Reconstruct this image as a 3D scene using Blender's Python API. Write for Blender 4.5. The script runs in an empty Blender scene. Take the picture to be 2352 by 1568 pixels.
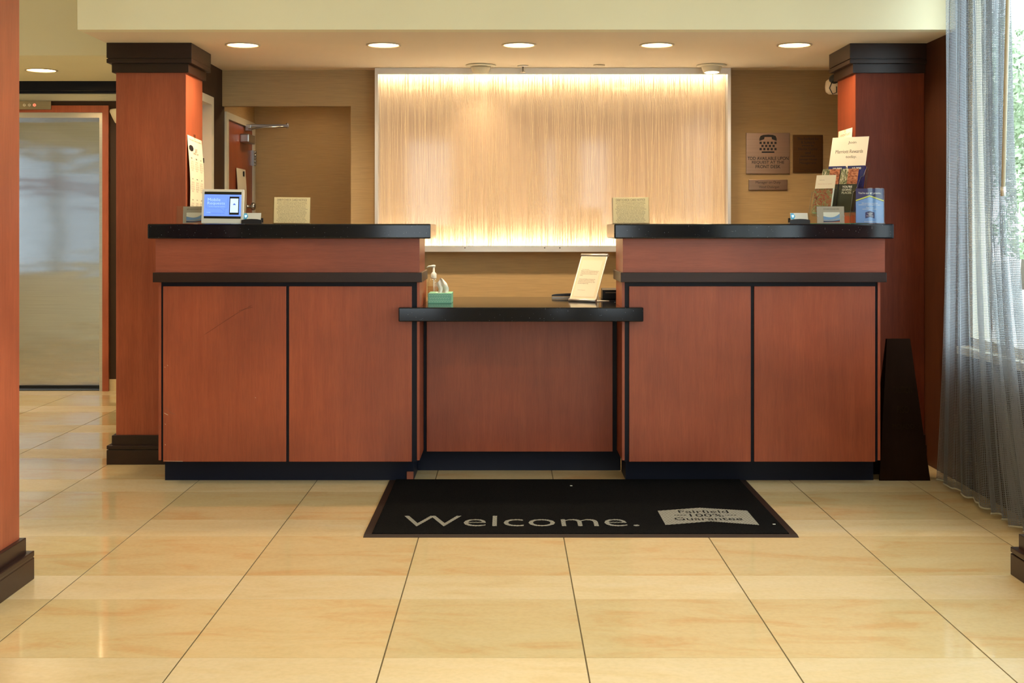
import bpy, bmesh, math, random
from mathutils import Vector, Matrix, Euler
random.seed(7)
D = bpy.data; SC = bpy.context.scene; COL = SC.collection
PI = math.pi
# ------------------------------------------------------------------ camera
H, F, CX, CY = 1.285, 2950.0, 1167.0, 528.0
cam = D.cameras.new('camera'); camo = D.objects.new('camera', cam); COL.objects.link(camo)
cam.sensor_width = 36.0; cam.lens = F / 2352 * 36.0
cam.shift_x = (1176 - CX) / 2352; cam.shift_y = -(784 - CY) / 2352
cam.clip_start = 0.05; cam.clip_end = 200
camo.location = (0, 0, H); camo.rotation_euler = (PI / 2, 0, 0)
SC.camera = camo
# ------------------------------------------------------------------ light and exposure
SC.view_settings.view_transform = 'Standard'; SC.view_settings.look = 'None'
SC.view_settings.gamma = 1.0; SC.view_settings.use_curve_mapping = False
SC.view_settings.exposure = 0.0
SKY = 6.5
w = D.worlds.new('world'); SC.world = w; w.use_nodes = True
bg = w.node_tree.nodes['Background']; bg.inputs[0].default_value = (0.80, 0.92, 1.0, 1); bg.inputs[1].default_value = SKY
DOWN_W, LOBBY_W, GIMBAL_W, HALL_W = 9.5, 7.0, 1.0, 11.0
WARM = (1.0, 0.80, 0.56); LOBBYC = (1.0, .90, .76)
def area_light(name, loc, rot, sx, sy, power, col, portal=False, shape='RECTANGLE', spread=PI):
    l = D.lights.new(name, 'AREA'); l.shape = shape; l.size = sx; l.size_y = sy
    l.energy = power; l.color = col; l.spread = spread
    if portal: l.cycles.is_portal = True
    o = D.objects.new(name, l); COL.objects.link(o); o.location = loc; o.rotation_euler = rot
    return o
# sky portals in the real window openings (right wall, left wall, near wall)
area_light('window_portal', (2.44, 2.5, 1.72), (0, PI / 2, 0), 2.1, 8.0, 1, (1, 1, 1), True)
area_light('window_portal', (-5.34, 5.9, 1.5), (0, -PI / 2, 0), 1.4, 4.4, 1, (1, 1, 1), True)
for _x, _w in ((-1.17, .66), (.63, .12), (1.27, .40)):
    area_light('window_portal', (_x, -2.63, 1.45), (-PI / 2, 0, 0), _w, 2.3, 1, (1, 1, 1), True)
# ------------------------------------------------------------------ material helpers
def new_mat(name):
    m = D.materials.new(name); m.use_nodes = True
    nt = m.node_tree; b = nt.nodes['Principled BSDF']
    return m, nt, b
def srgb(r, g, b):
    f = lambda c: (c / 255 / 12.92) if c / 255 <= .04045 else ((c / 255 + .055) / 1.055) ** 2.4
    return (f(r), f(g), f(b), 1)
def flat_mat(name, col, rough=.6, metal=0, spec=.5, emit=0, coat=0):
    m, nt, b = new_mat(name)
    b.inputs['Base Color'].default_value = col; b.inputs['Roughness'].default_value = rough
    b.inputs['Metallic'].default_value = metal; b.inputs['Specular IOR Level'].default_value = spec
    b.inputs['Coat Weight'].default_value = coat
    if emit:
        b.inputs['Emission Color'].default_value = col; b.inputs['Emission Strength'].default_value = emit
    return m
def N(nt, typ, **kw):
    n = nt.nodes.new(typ)
    for k, v in kw.items():
        if k in n.inputs: n.inputs[k].default_value = v
        else: setattr(n, k, v)
    return n
def pos_map(nt, scale, coord='pos'):
    if coord == 'pos':
        g = N(nt, 'ShaderNodeNewGeometry'); out = g.outputs['Position']
    else:
        g = N(nt, 'ShaderNodeTexCoord'); out = g.outputs['Object']
    mp = N(nt, 'ShaderNodeMapping'); mp.inputs['Scale'].default_value = scale
    nt.links.new(out, mp.inputs[0]); return mp.outputs[0]
def ramp(nt, fac, stops):
    r = N(nt, 'ShaderNodeValToRGB'); e = r.color_ramp.elements
    e[0].position, e[0].color = stops[0]; e[1].position, e[1].color = stops[-1]
    for p, c in stops[1:-1]:
        x = e.new(p); x.color = c
    nt.links.new(fac, r.inputs[0]); return r.outputs[0]
def mixc(nt, fac, a, b, typ='MIX'):
    m = N(nt, 'ShaderNodeMix'); m.data_type = 'RGBA'; m.blend_type = typ
    for s, v in ((m.inputs[0], fac), (m.inputs[6], a), (m.inputs[7], b)):
        if hasattr(v, 'is_linked'): nt.links.new(v, s)
        else: s.default_value = v
    return m.outputs[2]
def bump(nt, b, h, strength, dist=.002):
    n = N(nt, 'ShaderNodeBump'); n.inputs['Strength'].default_value = strength; n.inputs['Distance'].default_value = dist
    nt.links.new(h, n.inputs['Height']); nt.links.new(n.outputs[0], b.inputs['Normal'])
def wood(name, lo, hi, grain='z', rough=.36, spec=.5, fine=.5):
    m, nt, b = new_mat(name)
    s = {'z': (26, 26, 1.6), 'x': (1.6, 26, 26), 'y': (26, 1.6, 26)}[grain]
    n1 = N(nt, 'ShaderNodeTexNoise', Scale=1.0, Detail=8.0, Roughness=.62, Distortion=.35)
    nt.links.new(pos_map(nt, s), n1.inputs['Vector'])
    s2 = tuple(v * 7 for v in s)
    n2 = N(nt, 'ShaderNodeTexNoise', Scale=1.0, Detail=4.0, Roughness=.7)
    nt.links.new(pos_map(nt, s2), n2.inputs['Vector'])
    n3 = N(nt, 'ShaderNodeTexNoise', Scale=2.2, Detail=3.0, Roughness=.5)
    nt.links.new(pos_map(nt, (1, 1, 1)), n3.inputs['Vector'])
    c = ramp(nt, n1.outputs[0], [(.22, lo), (.78, hi)])
    d = ramp(nt, n2.outputs[0], [(.35, (1 - .30 * fine,) * 3 + (1,)), (.6, (1, 1, 1, 1))])
    c = mixc(nt, 1.0, c, d, 'MULTIPLY')
    e = ramp(nt, n3.outputs[0], [(.35, (.82, .80, .80, 1)), (.65, (1.1, 1.08, 1.05, 1))])
    c = mixc(nt, 1.0, c, e, 'MULTIPLY')
    nt.links.new(c, b.inputs['Base Color'])
    b.inputs['Roughness'].default_value = rough; b.inputs['Specular IOR Level'].default_value = spec
    return m
def plaster(name, col, rough=.75, amp=.05):
    m, nt, b = new_mat(name)
    n = N(nt, 'ShaderNodeTexNoise', Scale=2.0, Detail=5.0); nt.links.new(pos_map(nt, (1, 1, 1)), n.inputs['Vector'])
    lo = tuple(c * (1 - amp) for c in col[:3]) + (1,); hi = tuple(min(1, c * (1 + amp)) for c in col[:3]) + (1,)
    nt.links.new(ramp(nt, n.outputs[0], [(.35, lo), (.65, hi)]), b.inputs['Base Color'])
    n2 = N(nt, 'ShaderNodeTexNoise', Scale=260.0, Detail=2.0); nt.links.new(pos_map(nt, (1, 1, 1)), n2.inputs['Vector'])
    bump(nt, b, n2.outputs[0], .12, .001)
    b.inputs['Roughness'].default_value = rough; b.inputs['Specular IOR Level'].default_value = .25
    return m
def wallpaper(name, col):
    m, nt, b = new_mat(name)
    n = N(nt, 'ShaderNodeTexNoise', Scale=1.0, Detail=4.0, Roughness=.65)
    nt.links.new(pos_map(nt, (7, 7, 300)), n.inputs['Vector'])
    lo = tuple(c * .88 for c in col[:3]) + (1,); hi = tuple(c * 1.10 for c in col[:3]) + (1,)
    nt.links.new(ramp(nt, n.outputs[0], [(.32, lo), (.68, hi)]), b.inputs['Base Color'])
    bump(nt, b, n.outputs[0], .25, .001)
    b.inputs['Roughness'].default_value = .62; b.inputs['Specular IOR Level'].default_value = .3
    return m
def granite():
    m, nt, b = new_mat('black_granite')
    v = N(nt, 'ShaderNodeTexVoronoi', Scale=150.0); v.feature = 'F1'
    nt.links.new(pos_map(nt, (1, 1, 1)), v.inputs['Vector'])
    dots = ramp(nt, v.outputs['Distance'], [(.10, (1, 1, 1, 1)), (.17, (0, 0, 0, 1))])
    sep = N(nt, 'ShaderNodeSeparateColor'); nt.links.new(v.outputs['Color'], sep.inputs[0])
    pick = ramp(nt, sep.outputs[0], [(.86, (0, 0, 0, 1)), (.95, (1, 1, 1, 1))])
    f = mixc(nt, 1.0, dots, pick, 'MULTIPLY')
    c = mixc(nt, f, (.006, .007, .010, 1), (.42, .45, .48, 1))
    nt.links.new(c, b.inputs['Base Color'])
    b.inputs['Roughness'].default_value = .09; b.inputs['Specular IOR Level'].default_value = .30
    return m
def tile_mat(name, lo, mid, hi, rough, spec):
    m, nt, b = new_mat(name)
    oi = N(nt, 'ShaderNodeObjectInfo')
    g = N(nt, 'ShaderNodeNewGeometry')
    add = N(nt, 'ShaderNodeVectorMath', operation='ADD'); mul = N(nt, 'ShaderNodeVectorMath', operation='SCALE')
    cmb = N(nt, 'ShaderNodeCombineXYZ')
    for i in range(3): nt.links.new(oi.outputs['Random'], cmb.inputs[i])
    nt.links.new(cmb.outputs[0], mul.inputs[0]); mul.inputs['Scale'].default_value = 37.0
    nt.links.new(g.outputs['Position'], add.inputs[0]); nt.links.new(mul.outputs[0], add.inputs[1])
    mp = N(nt, 'ShaderNodeMapping'); mp.inputs['Rotation'].default_value = (0, 0, .22); mp.inputs['Scale'].default_value = (2.2, 6.5, 1)
    nt.links.new(add.outputs[0], mp.inputs[0])
    n1 = N(nt, 'ShaderNodeTexNoise', Scale=1.0, Detail=8.0, Roughness=.62, Distortion=.7); nt.links.new(mp.outputs[0], n1.inputs['Vector'])
    c = ramp(nt, n1.outputs[0], [(.34, lo), (.48, mid), (.68, hi)])
    n2 = N(nt, 'ShaderNodeTexNoise', Scale=60.0, Detail=3.0); nt.links.new(add.outputs[0], n2.inputs['Vector'])
    c = mixc(nt, 1.0, c, ramp(nt, n2.outputs[0], [(.3, (.94, .94, .93, 1)), (.6, (1, 1, 1, 1))]), 'MULTIPLY')
    tone = ramp(nt, oi.outputs['Random'], [(0, (.95, .94, .92, 1)), (1, (1.04, 1.02, 1.0, 1))])
    c = mixc(nt, 1.0, c, tone, 'MULTIPLY')
    nt.links.new(c, b.inputs['Base Color'])
    b.inputs['Roughness'].default_value = rough; b.inputs['Specular IOR Level'].default_value = spec
    return m
def acrylic(name, tint=(1, 1, 1, 1), rough=.03):
    m = D.materials.new(name); m.use_nodes = True; nt = m.node_tree; nt.nodes.clear()
    o = N(nt, 'ShaderNodeOutputMaterial'); t = N(nt, 'ShaderNodeBsdfTransparent'); g = N(nt, 'ShaderNodeBsdfGlossy')
    g.inputs['Roughness'].default_value = rough; t.inputs[0].default_value = tint
    lw = N(nt, 'ShaderNodeFresnel'); lw.inputs[0].default_value = 1.45
    geo = N(nt, 'ShaderNodeNewGeometry'); inv = N(nt, 'ShaderNodeMath', operation='SUBTRACT'); inv.inputs[0].default_value = 1.0
    nt.links.new(geo.outputs['Backfacing'], inv.inputs[1]); ml = N(nt, 'ShaderNodeMath', operation='MULTIPLY')
    lw.inputs[0].default_value = 1.45
    nt.links.new(lw.outputs[0], ml.inputs[0]); nt.links.new(inv.outputs[0], ml.inputs[1])
    mx = N(nt, 'ShaderNodeMixShader'); nt.links.new(ml.outputs[0], mx.inputs[0]); nt.links.new(t.outputs[0], mx.inputs[1]); nt.links.new(g.outputs[0], mx.inputs[2])
    nt.links.new(mx.outputs[0], o.inputs[0]); return m
def brushed(name, col, rough, stretch=(2, 2, 160), bumpy=.15, wavy=0):
    m, nt, b = new_mat(name)
    n = N(nt, 'ShaderNodeTexNoise', Scale=1.0, Detail=3.0); nt.links.new(pos_map(nt, stretch), n.inputs['Vector'])
    lo = tuple(c * .88 for c in col[:3]) + (1,)
    nt.links.new(ramp(nt, n.outputs[0], [(.3, lo), (.7, col)]), b.inputs['Base Color'])
    b.inputs['Metallic'].default_value = 1; b.inputs['Roughness'].default_value = rough
    if wavy:
        n2 = N(nt, 'ShaderNodeTexNoise', Scale=1.0, Detail=2.0); nt.links.new(pos_map(nt, (1.2, 1, 4)), n2.inputs['Vector'])
        bump(nt, b, n2.outputs[0], wavy, .02)
    else: bump(nt, b, n.outputs[0], bumpy, .0005)
    return m
M = {}
M['cherry'] = wood('cherry_wood', (.29, .056, .020, 1), (.385, .090, .034, 1))
M['cherry_h'] = wood('cherry_wood_level_grain', (.265, .060, .028, 1), (.36, .090, .044, 1), 'x')
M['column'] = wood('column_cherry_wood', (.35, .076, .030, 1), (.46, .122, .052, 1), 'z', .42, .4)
M['column_shaded'] = wood('shaded_column_cherry_wood', (.17, .030, .010, 1), (.24, .050, .017, 1), 'z', .5, .22)  # same wood as the other columns, with the corner's shade put into the colour
M['espresso'] = wood('espresso_wood', (.020, .008, .005, 1), (.032, .013, .009, 1), 'x', .33, .36, .3)
M['wallwood'] = wood('brown_wall_veneer', (.050, .014, .005, 1), (.085, .026, .008, 1), 'z', .5, .22)
M['darkwall'] = plaster('dark_brown_wall', (.045, .022, .010, 1), .6)
M['blackframe'] = flat_mat('black_laminate', (.005, .006, .013, 1), .4, 0, .2)
M['kick'] = flat_mat('black_rubber_kick', (.004, .006, .016, 1), .4, 0, .2)
M['granite'] = granite()
M['tile'] = tile_mat('polished_stone_tile', (.67, .445, .205, 1), (.69, .53, .275, 1), (.71, .57, .32, 1), .055, .8)
M['tile_n'] = tile_mat('pale_honed_stone_tile', (.65, .50, .27, 1), (.69, .55, .32, 1), (.70, .575, .36, 1), .26, .42)
M['grout'] = flat_mat('grout', (.12, .08, .025, 1), .8)
M['cream'] = plaster('cream_plaster', (.88, .83, .60, 1), .8, .015)
M['soffit'] = plaster('soffit_plaster', (.84, .72, .54, 1), .8, .015)
M['paper'] = wallpaper('tan_grasscloth', (.455, .315, .150, 1))
M['whitepaint'] = flat_mat('cream_gloss_paint', (.66, .60, .44, 1), .4)
M['alu'] = flat_mat('brushed_aluminium', (.62, .60, .56, 1), .4, .7)
M['steel'] = brushed('brushed_steel_door', (.50, .50, .50, 1), .11, (2, 2, 200), .1, .20)
M['steel_trim'] = brushed('steel_trim', (.58, .55, .47, 1), .3)
M['chrome'] = flat_mat('worn_chrome', (.45, .45, .45, 1), .28, 1)
M['black'] = flat_mat('black_plastic', (.008, .008, .009, 1), .3)
M['ink'] = flat_mat('black_ink', (.012, .010, .010, 1), .6)
M['greyink'] = flat_mat('grey_ink', (.16, .13, .10, 1), .7)
M['white'] = flat_mat('white_plastic', (.78, .75, .66, 1), .4)
M['sheet'] = flat_mat('cream_paper', (.80, .72, .52, 1), .7)
def thin_paper():
    m, nt, b = new_mat('thin_notice_paper'); b.inputs['Base Color'].default_value = (.80, .73, .56, 1); b.inputs['Roughness'].default_value = .7
    tr = N(nt, 'ShaderNodeBsdfTranslucent'); tr.inputs[0].default_value = (.95, .90, .72, 1); mx = N(nt, 'ShaderNodeMixShader'); mx.inputs[0].default_value = .62
    nt.links.new(b.outputs[0], mx.inputs[1]); nt.links.new(tr.outputs[0], mx.inputs[2]); nt.links.new(mx.outputs[0], nt.nodes['Material Output'].inputs[0])
    return m
M['thin'] = thin_paper()
M['sheet2'] = flat_mat('ivory_print_paper', (.78, .70, .54, 1), .6)
M['bronze'] = brushed('bronze_plate', (.34, .235, .165, 1), .36, (2, 2, 260), .1)
M['bronze2'] = brushed('dark_bronze_plate', (.17, .085, .035, 1), .42, (2, 2, 260), .1)
M['acrylic'] = acrylic('clear_acrylic', (.97, .98, .97, 1))
M['tinted'] = acrylic('added_dimming_glass', (.40, .41, .41, 1))  # tint added to dim the unseen left window's reflection in the steel door
M['glass'] = acrylic('window_glass', (.96, .99, .98, 1))
M['edge'] = flat_mat('acrylic_edge', (.10, .09, .06, 1), .2)
M['green_edge'] = flat_mat('green_glass_edge', (.10, .42, .26, 1), .1, 0, .6)
M['lamp'] = flat_mat('lamp_lens', (1, .86, .62, 1), .5, emit=9)
M['trimring'] = flat_mat('lamp_trim_ring', (.62, .52, .38, 1), .35)
M['navy'] = flat_mat('navy_print', (.012, .018, .12, 1), .35, coat=.4)
M['sky'] = flat_mat('light_blue_print', (.16, .33, .70, 1), .35, coat=.4)
M['yellow'] = flat_mat('yellow_green_print', (.62, .66, .12, 1), .4)
M['cyan'] = flat_mat('cyan_print', (.10, .44, .70, 1), .4)
M['wave'] = flat_mat('blue_wave_print', (.18, .34, .60, 1), .35)
M['wavedk'] = flat_mat('dark_wave_print', (.035, .045, .09, 1), .35)
M['rust'] = flat_mat('rust_print', (.28, .08, .04, 1), .4)
M['cardgrey'] = flat_mat('warm_grey_insert', (.42, .36, .29, 1), .5)
M['mint'] = flat_mat('mint_card', (.20, .50, .33, 1), .6)
M['mintlight'] = flat_mat('pale_mint_print', (.55, .80, .62, 1), .6)
M['tissue'] = flat_mat('white_tissue', (.88, .82, .72, 1), .9)
M['screen'] = flat_mat('lit_blue_screen', srgb(106, 143, 246), .3, emit=.85)
M['screendk'] = flat_mat('screen_black_band', (.02, .025, .015, 1), .15)
M['screenline'] = flat_mat('screen_pale_print', srgb(165, 195, 250), .3, emit=.9)
M['screenoutline'] = flat_mat('screen_dark_outline', srgb(70, 100, 190), .3, emit=.7)
M['phonewhite'] = flat_mat('screen_phone_white', srgb(190, 215, 255), .3, emit=.9)
M['forest'] = flat_mat('dark_green_print', (.028, .032, .018, 1), .3, coat=.5)
M['redink'] = flat_mat('red_ink', (.50, .12, .07, 1), .6)
M['rubber'] = flat_mat('mat_rubber_edge', (.022, .011, .007, 1), .6, 0, .2)
M['leaf'] = flat_mat('pale_green_leaf', (.42, .50, .34, 1), .7)
M['bark'] = flat_mat('grey_bark', (.14, .11, .08, 1), .9)
M['ground'] = flat_mat('pale_pavement', (.45, .45, .42, 1), .9)
M['signdark'] = wood('dark_brown_plastic', (.014, .006, .003, 1), (.020, .009, .005, 1), 'z', .85, .04, .3)
M['olive'] = flat_mat('dark_olive_print', (.022, .012, .004, 1), .8, 0, .05)
M['red_lamp'] = flat_mat('red_lit_number', (1, .25, .15, 1), .5, emit=1.0)
def mat_pile():
    m, nt, b = new_mat('black_carpet_pile')
    n = N(nt, 'ShaderNodeTexVoronoi', Scale=230.0); nt.links.new(pos_map(nt, (1, 1, 1)), n.inputs['Vector'])
    nt.links.new(ramp(nt, n.outputs['Distance'], [(.2, (.010, .009, .008, 1)), (.8, (.003, .003, .003, 1))]), b.inputs['Base Color'])
    bump(nt, b, n.outputs['Distance'], .6, .003); b.inputs['Roughness'].default_value = 1; b.inputs['Specular IOR Level'].default_value = .05
    return m
M['pile'] = mat_pile()
def mat_fleck():
    m, nt, b = new_mat('grey_flecked_pile')
    wv = N(nt, 'ShaderNodeTexWave', Scale=42.0, Distortion=1.0); wv.bands_direction = 'DIAGONAL'
    wv.inputs['Detail Scale'].default_value = 8
    nt.links.new(pos_map(nt, (1, -1, 1)), wv.inputs['Vector'])
    nt.links.new(ramp(nt, wv.outputs['Fac'], [(.25, (.07, .055, .04, 1)), (.6, (.42, .40, .33, 1))]), b.inputs['Base Color'])
    b.inputs['Roughness'].default_value = 1; b.inputs['Specular IOR Level'].default_value = .1
    return m
M['fleck'] = mat_fleck()
def mat_resin():
    m, nt, b = new_mat('backlit_amber_resin')
    n = N(nt, 'ShaderNodeTexNoise', Scale=1.0, Detail=3.0); nt.links.new(pos_map(nt, (60, 1, .9)), n.inputs['Vector'])
    c = ramp(nt, n.outputs[0], [(.3, (.53, .36, .22, 1)), (.7, (.63, .45, .29, 1))])
    nt.links.new(c, b.inputs['Base Color']); nt.links.new(c, b.inputs['Emission Color'])
    b.inputs['Emission Strength'].default_value = .21; b.inputs['Roughness'].default_value = .45
    return m
M['streak'] = mat_resin()
M['strand'] = flat_mat('pale_gold_strand', (.84, .70, .48, 1), .5, emit=.27)
M['face'] = acrylic('glossy_clear_face', (.99, .99, .98, 1), rough=.07)
M['led'] = flat_mat('led_strip', (1, .91, .70, 1), .5, emit=42)
def mat_mesh_curtain():
    m, nt, b = new_mat('open_mesh_fabric')
    uv = N(nt, 'ShaderNodeUVMap'); sp = N(nt, 'ShaderNodeSeparateXYZ'); nt.links.new(uv.outputs[0], sp.inputs[0])
    outs = []
    for i, wth in ((0, .30), (1, .40)):
        fr = N(nt, 'ShaderNodeMath', operation='FRACT'); nt.links.new(sp.outputs[i], fr.inputs[0])
        lt = N(nt, 'ShaderNodeMath', operation='LESS_THAN'); nt.links.new(fr.outputs[0], lt.inputs[0]); lt.inputs[1].default_value = wth
        outs.append(lt.outputs[0])
    mx = N(nt, 'ShaderNodeMath', operation='MAXIMUM'); nt.links.new(outs[0], mx.inputs[0]); nt.links.new(outs[1], mx.inputs[1])
    nt.links.new(mx.outputs[0], b.inputs['Alpha'])
    b.inputs['Base Color'].default_value = (.21, .21, .205, 1); b.inputs['Roughness'].default_value = .6
    tr = N(nt, 'ShaderNodeBsdfTranslucent'); tr.inputs[0].default_value = (.36, .39, .43, 1)
    tp = N(nt, 'ShaderNodeBsdfTransparent'); ms = N(nt, 'ShaderNodeMixShader')
    nt.links.new(mx.outputs[0], ms.inputs[0]); nt.links.new(tp.outputs[0], ms.inputs[1]); nt.links.new(tr.outputs[0], ms.inputs[2])
    m2 = N(nt, 'ShaderNodeMixShader'); m2.inputs[0].default_value = .5
    nt.links.new(b.outputs[0], m2.inputs[1]); nt.links.new(ms.outputs[0], m2.inputs[2])
    nt.links.new(m2.outputs[0], nt.nodes['Material Output'].inputs[0])
    return m
M['mesh'] = mat_mesh_curtain()
def photo_mat(name, stops, scale, seed):
    m, nt, b = new_mat(name)
    n = N(nt, 'ShaderNodeTexNoise', Scale=1.0, Detail=6.0, Roughness=.7, Distortion=1.2)
    tc = N(nt, 'ShaderNodeTexCoord'); mp = N(nt, 'ShaderNodeMapping'); mp.inputs['Scale'].default_value = scale; mp.inputs['Location'].default_value = (seed, seed, seed)
    nt.links.new(tc.outputs['Object'], mp.inputs[0]); nt.links.new(mp.outputs[0], n.inputs['Vector'])
    nt.links.new(ramp(nt, n.outputs[0], stops), b.inputs['Base Color']); b.inputs['Roughness'].default_value = .3; b.inputs['Coat Weight'].default_value = .5
    return m
M['rock'] = photo_mat('red_rock_photo', [(.34, (.07, .02, .01, 1)), (.48, (.40, .11, .05, 1)), (.62, (.62, .26, .14, 1))], (40, 40, 60), 2)
M['fall'] = photo_mat('waterfall_photo', [(.38, (.03, .05, .02, 1)), (.5, (.20, .20, .08, 1)), (.6, (.80, .72, .55, 1))], (120, 40, 30), 5)
M['flower'] = photo_mat('garden_photo', [(.36, (.10, .02, .015, 1)), (.46, (.45, .09, .05, 1)), (.54, (.16, .22, .08, 1)), (.66, (.60, .40, .28, 1))], (45, 45, 45), 9)
# ------------------------------------------------------------------ mesh helpers
class B:
    def __init__(s): s.v = []; s.f = []; s.uv = None; s.smooth = set()
    def box(s, x0, x1, y0, y1, z0, z1):
        x0, x1 = sorted((x0, x1)); y0, y1 = sorted((y0, y1)); z0, z1 = sorted((z0, z1))
        n = len(s.v)
        s.v += [(x, y, z) for z in (z0, z1) for y in (y0, y1) for x in (x0, x1)]
        s.f += [tuple(n + i for i in q) for q in ((0, 2, 3, 1), (4, 5, 7, 6), (0, 1, 5, 4), (2, 6, 7, 3), (0, 4, 6, 2), (1, 3, 7, 5))]
        return s
    def cham(s, x0, x1, y0, y1, z0, z1, c):
        """box with chamfered edges"""
        n = len(s.v)
        bm = bmesh.new(); r = bmesh.ops.create_cube(bm, size=1)
        for v in bm.verts: v.co = Vector((x0 + (v.co.x + .5) * (x1 - x0), y0 + (v.co.y + .5) * (y1 - y0), z0 + (v.co.z + .5) * (z1 - z0)))
        bmesh.ops.bevel(bm, geom=list(bm.edges), offset=c, segments=2, affect='EDGES', profile=.6)
        bm.verts.ensure_lookup_table()
        s.v += [tuple(v.co) for v in bm.verts]; s.f += [tuple(n + v.index for v in f.verts) for f in bm.faces]; bm.free(); return s
    def prism(s, pts, a0, a1, axis='y'):
        """pts 2D polygon; axis y: (x,z), axis z: (x,y), axis x: (y,z)"""
        n = len(s.v); k = len(pts)
        for a in (a0, a1):
            for p in pts:
                s.v.append({'y': (p[0], a, p[1]), 'z': (p[0], p[1], a), 'x': (a, p[0], p[1])}[axis])
        s.f.append(tuple(n + i for i in range(k))); s.f.append(tuple(n + k + i for i in reversed(range(k))))
        for i in range(k):
            j = (i + 1) % k; s.f.append((n + i, n + k + i, n + k + j, n + j))
        return s
    def lathe(s, prof, c=(0, 0, 0), seg=32, rot=None, ring=False):
        n = len(s.v); k = len(prof); R = Euler(rot).to_matrix() if rot else None; f0 = len(s.f)
        for i in range(seg):
            a = 2 * PI * i / seg
            for r, z in prof:
                p = Vector((r * math.cos(a), r * math.sin(a), z))
                if R: p = R @ p
                s.v.append(tuple(p + Vector(c)))
        for i in range(seg):
            j = (i + 1) % seg
            for q in range(k - 1): s.f.append((n + i * k + q, n + j * k + q, n + j * k + q + 1, n + i * k + q + 1))
        if not ring:
            if prof[0][0] > 1e-6: s.f.append(tuple(n + i * k for i in reversed(range(seg))))
            if prof[-1][0] > 1e-6: s.f.append(tuple(n + i * k + k - 1 for i in range(seg)))
        s.smooth |= set(range(f0, f0 + seg * (k - 1)))
        return s
    def tube(s, pts, r, seg=10):
        n = len(s.v); k = len(pts); f0 = len(s.f)
        for i, p in enumerate(pts):
            p = Vector(p); d = (Vector(pts[min(i + 1, k - 1)]) - Vector(pts[max(i - 1, 0)])).normalized()
            u = d.orthogonal().normalized() if i == 0 else (u - d * u.dot(d)).normalized()
            w_ = d.cross(u)
            rr = r[i] if isinstance(r, (list, tuple)) else r
            for j in range(seg):
                a = 2 * PI * j / seg; s.v.append(tuple(p + (u * math.cos(a) + w_ * math.sin(a)) * rr))
        for i in range(k - 1):
            for j in range(seg):
                s.f.append((n + i * seg + j, n + i * seg + (j + 1) % seg, n + (i + 1) * seg + (j + 1) % seg, n + (i + 1) * seg + j))
        s.smooth |= set(range(f0, len(s.f)))
        s.f.append(tuple(n + j for j in reversed(range(seg)))); s.f.append(tuple(n + (k - 1) * seg + j for j in range(seg)))
        return s
    def grid(s, fn, nu, nv, uvf=None):
        n = len(s.v); f0 = len(s.f)
        for i in range(nu + 1):
            for j in range(nv + 1): s.v.append(tuple(fn(i / nu, j / nv)))
        for i in range(nu):
            for j in range(nv): s.f.append((n + i * (nv + 1) + j, n + (i + 1) * (nv + 1) + j, n + (i + 1) * (nv + 1) + j + 1, n + i * (nv + 1) + j + 1))
        s.smooth |= set(range(f0, len(s.f)))
        return s
    def mesh(s, name, origin=None, rotz=0):
        me = D.meshes.new(name); vs = s.v
        if origin is not None:
            Ri = Matrix.Rotation(-rotz, 3, 'Z'); vs = [tuple(Ri @ (Vector(p) - Vector(origin))) for p in vs]
        me.from_pydata(vs, [], s.f); me.update()
        if s.smooth:
            for i in s.smooth:
                if i < len(me.polygons): me.polygons[i].use_smooth = True
        return me
def link(name, me, mat, parent=None, kind=None, label=None):
    o = D.objects.new(name, me); COL.objects.link(o); o.parent = parent
    if mat is not None and not me.materials: me.materials.append(M[mat] if isinstance(mat, str) else mat)
    if kind: o['kind'] = kind
    if label: o['label'] = label
    return o
ORI = {}
def root_of(p):
    while p is not None and p not in ORI: p = p.parent
    return p
def part(name, b, mat, parent, label=None, kind=None, local=False):
    """mesh given in world coordinates (or local=True) under parent"""
    if not local:
        r = root_of(parent)
        me = b.mesh(name, ORI[r][0], ORI[r][1]) if r is not None else b.mesh(name)
    else: me = b.mesh(name)
    return link(name, me, mat, parent, kind, label)
def struct(name, b, mat, parent=None): return link(name, b.mesh(name), mat, parent, 'structure')
def thing(name, label, cat, loc=(0, 0, 0), rotz=0, group=None):
    o = D.objects.new(name, None); COL.objects.link(o); o.empty_display_size = .1
    o.location = loc; o.rotation_euler = (0, 0, rotz); ORI[o] = (Vector(loc), rotz)
    o['label'] = label; o['category'] = cat
    if group: o['group'] = group
    return o
def text_mesh(body, name='lettering', align='CENTER', bold=0.0):
    cu = D.curves.new('t', 'FONT'); cu.body = body; cu.align_x = align; cu.offset = bold; cu.resolution_u = 3; cu.fill_mode = 'FRONT'
    o = D.objects.new('t', cu); COL.objects.link(o)
    me = D.meshes.new_from_object(o); me.name = name
    D.objects.remove(o); D.curves.remove(cu); return me
def text(body, fn, w_=None, h_=None, mat='ink', parent=None, name='lettering', align='CENTER', bold=0.0, label=None):
    """fit the writing to w_ x h_; fn(u, v) maps centred 2D coordinates to 3D"""
    me = text_mesh(body, name, align, bold)
    xs = [v.co.x for v in me.vertices]; ys = [v.co.y for v in me.vertices]
    x0, x1, y0, y1 = min(xs), max(xs), min(ys), max(ys)
    sx = (w_ / (x1 - x0)) if w_ else None; sy = (h_ / (y1 - y0)) if h_ else None
    sx = sx or sy; sy = sy or sx
    for v in me.vertices: v.co = Vector(fn((v.co.x - (x0 + x1) / 2) * sx, (v.co.y - (y0 + y1) / 2) * sy))
    me.materials.clear()
    return link(name, me, mat, parent, None, label)
def X(px, Y): return (px - CX) * Y / F
def Z(py, Y): return H - (py - CY) * Y / F
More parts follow.
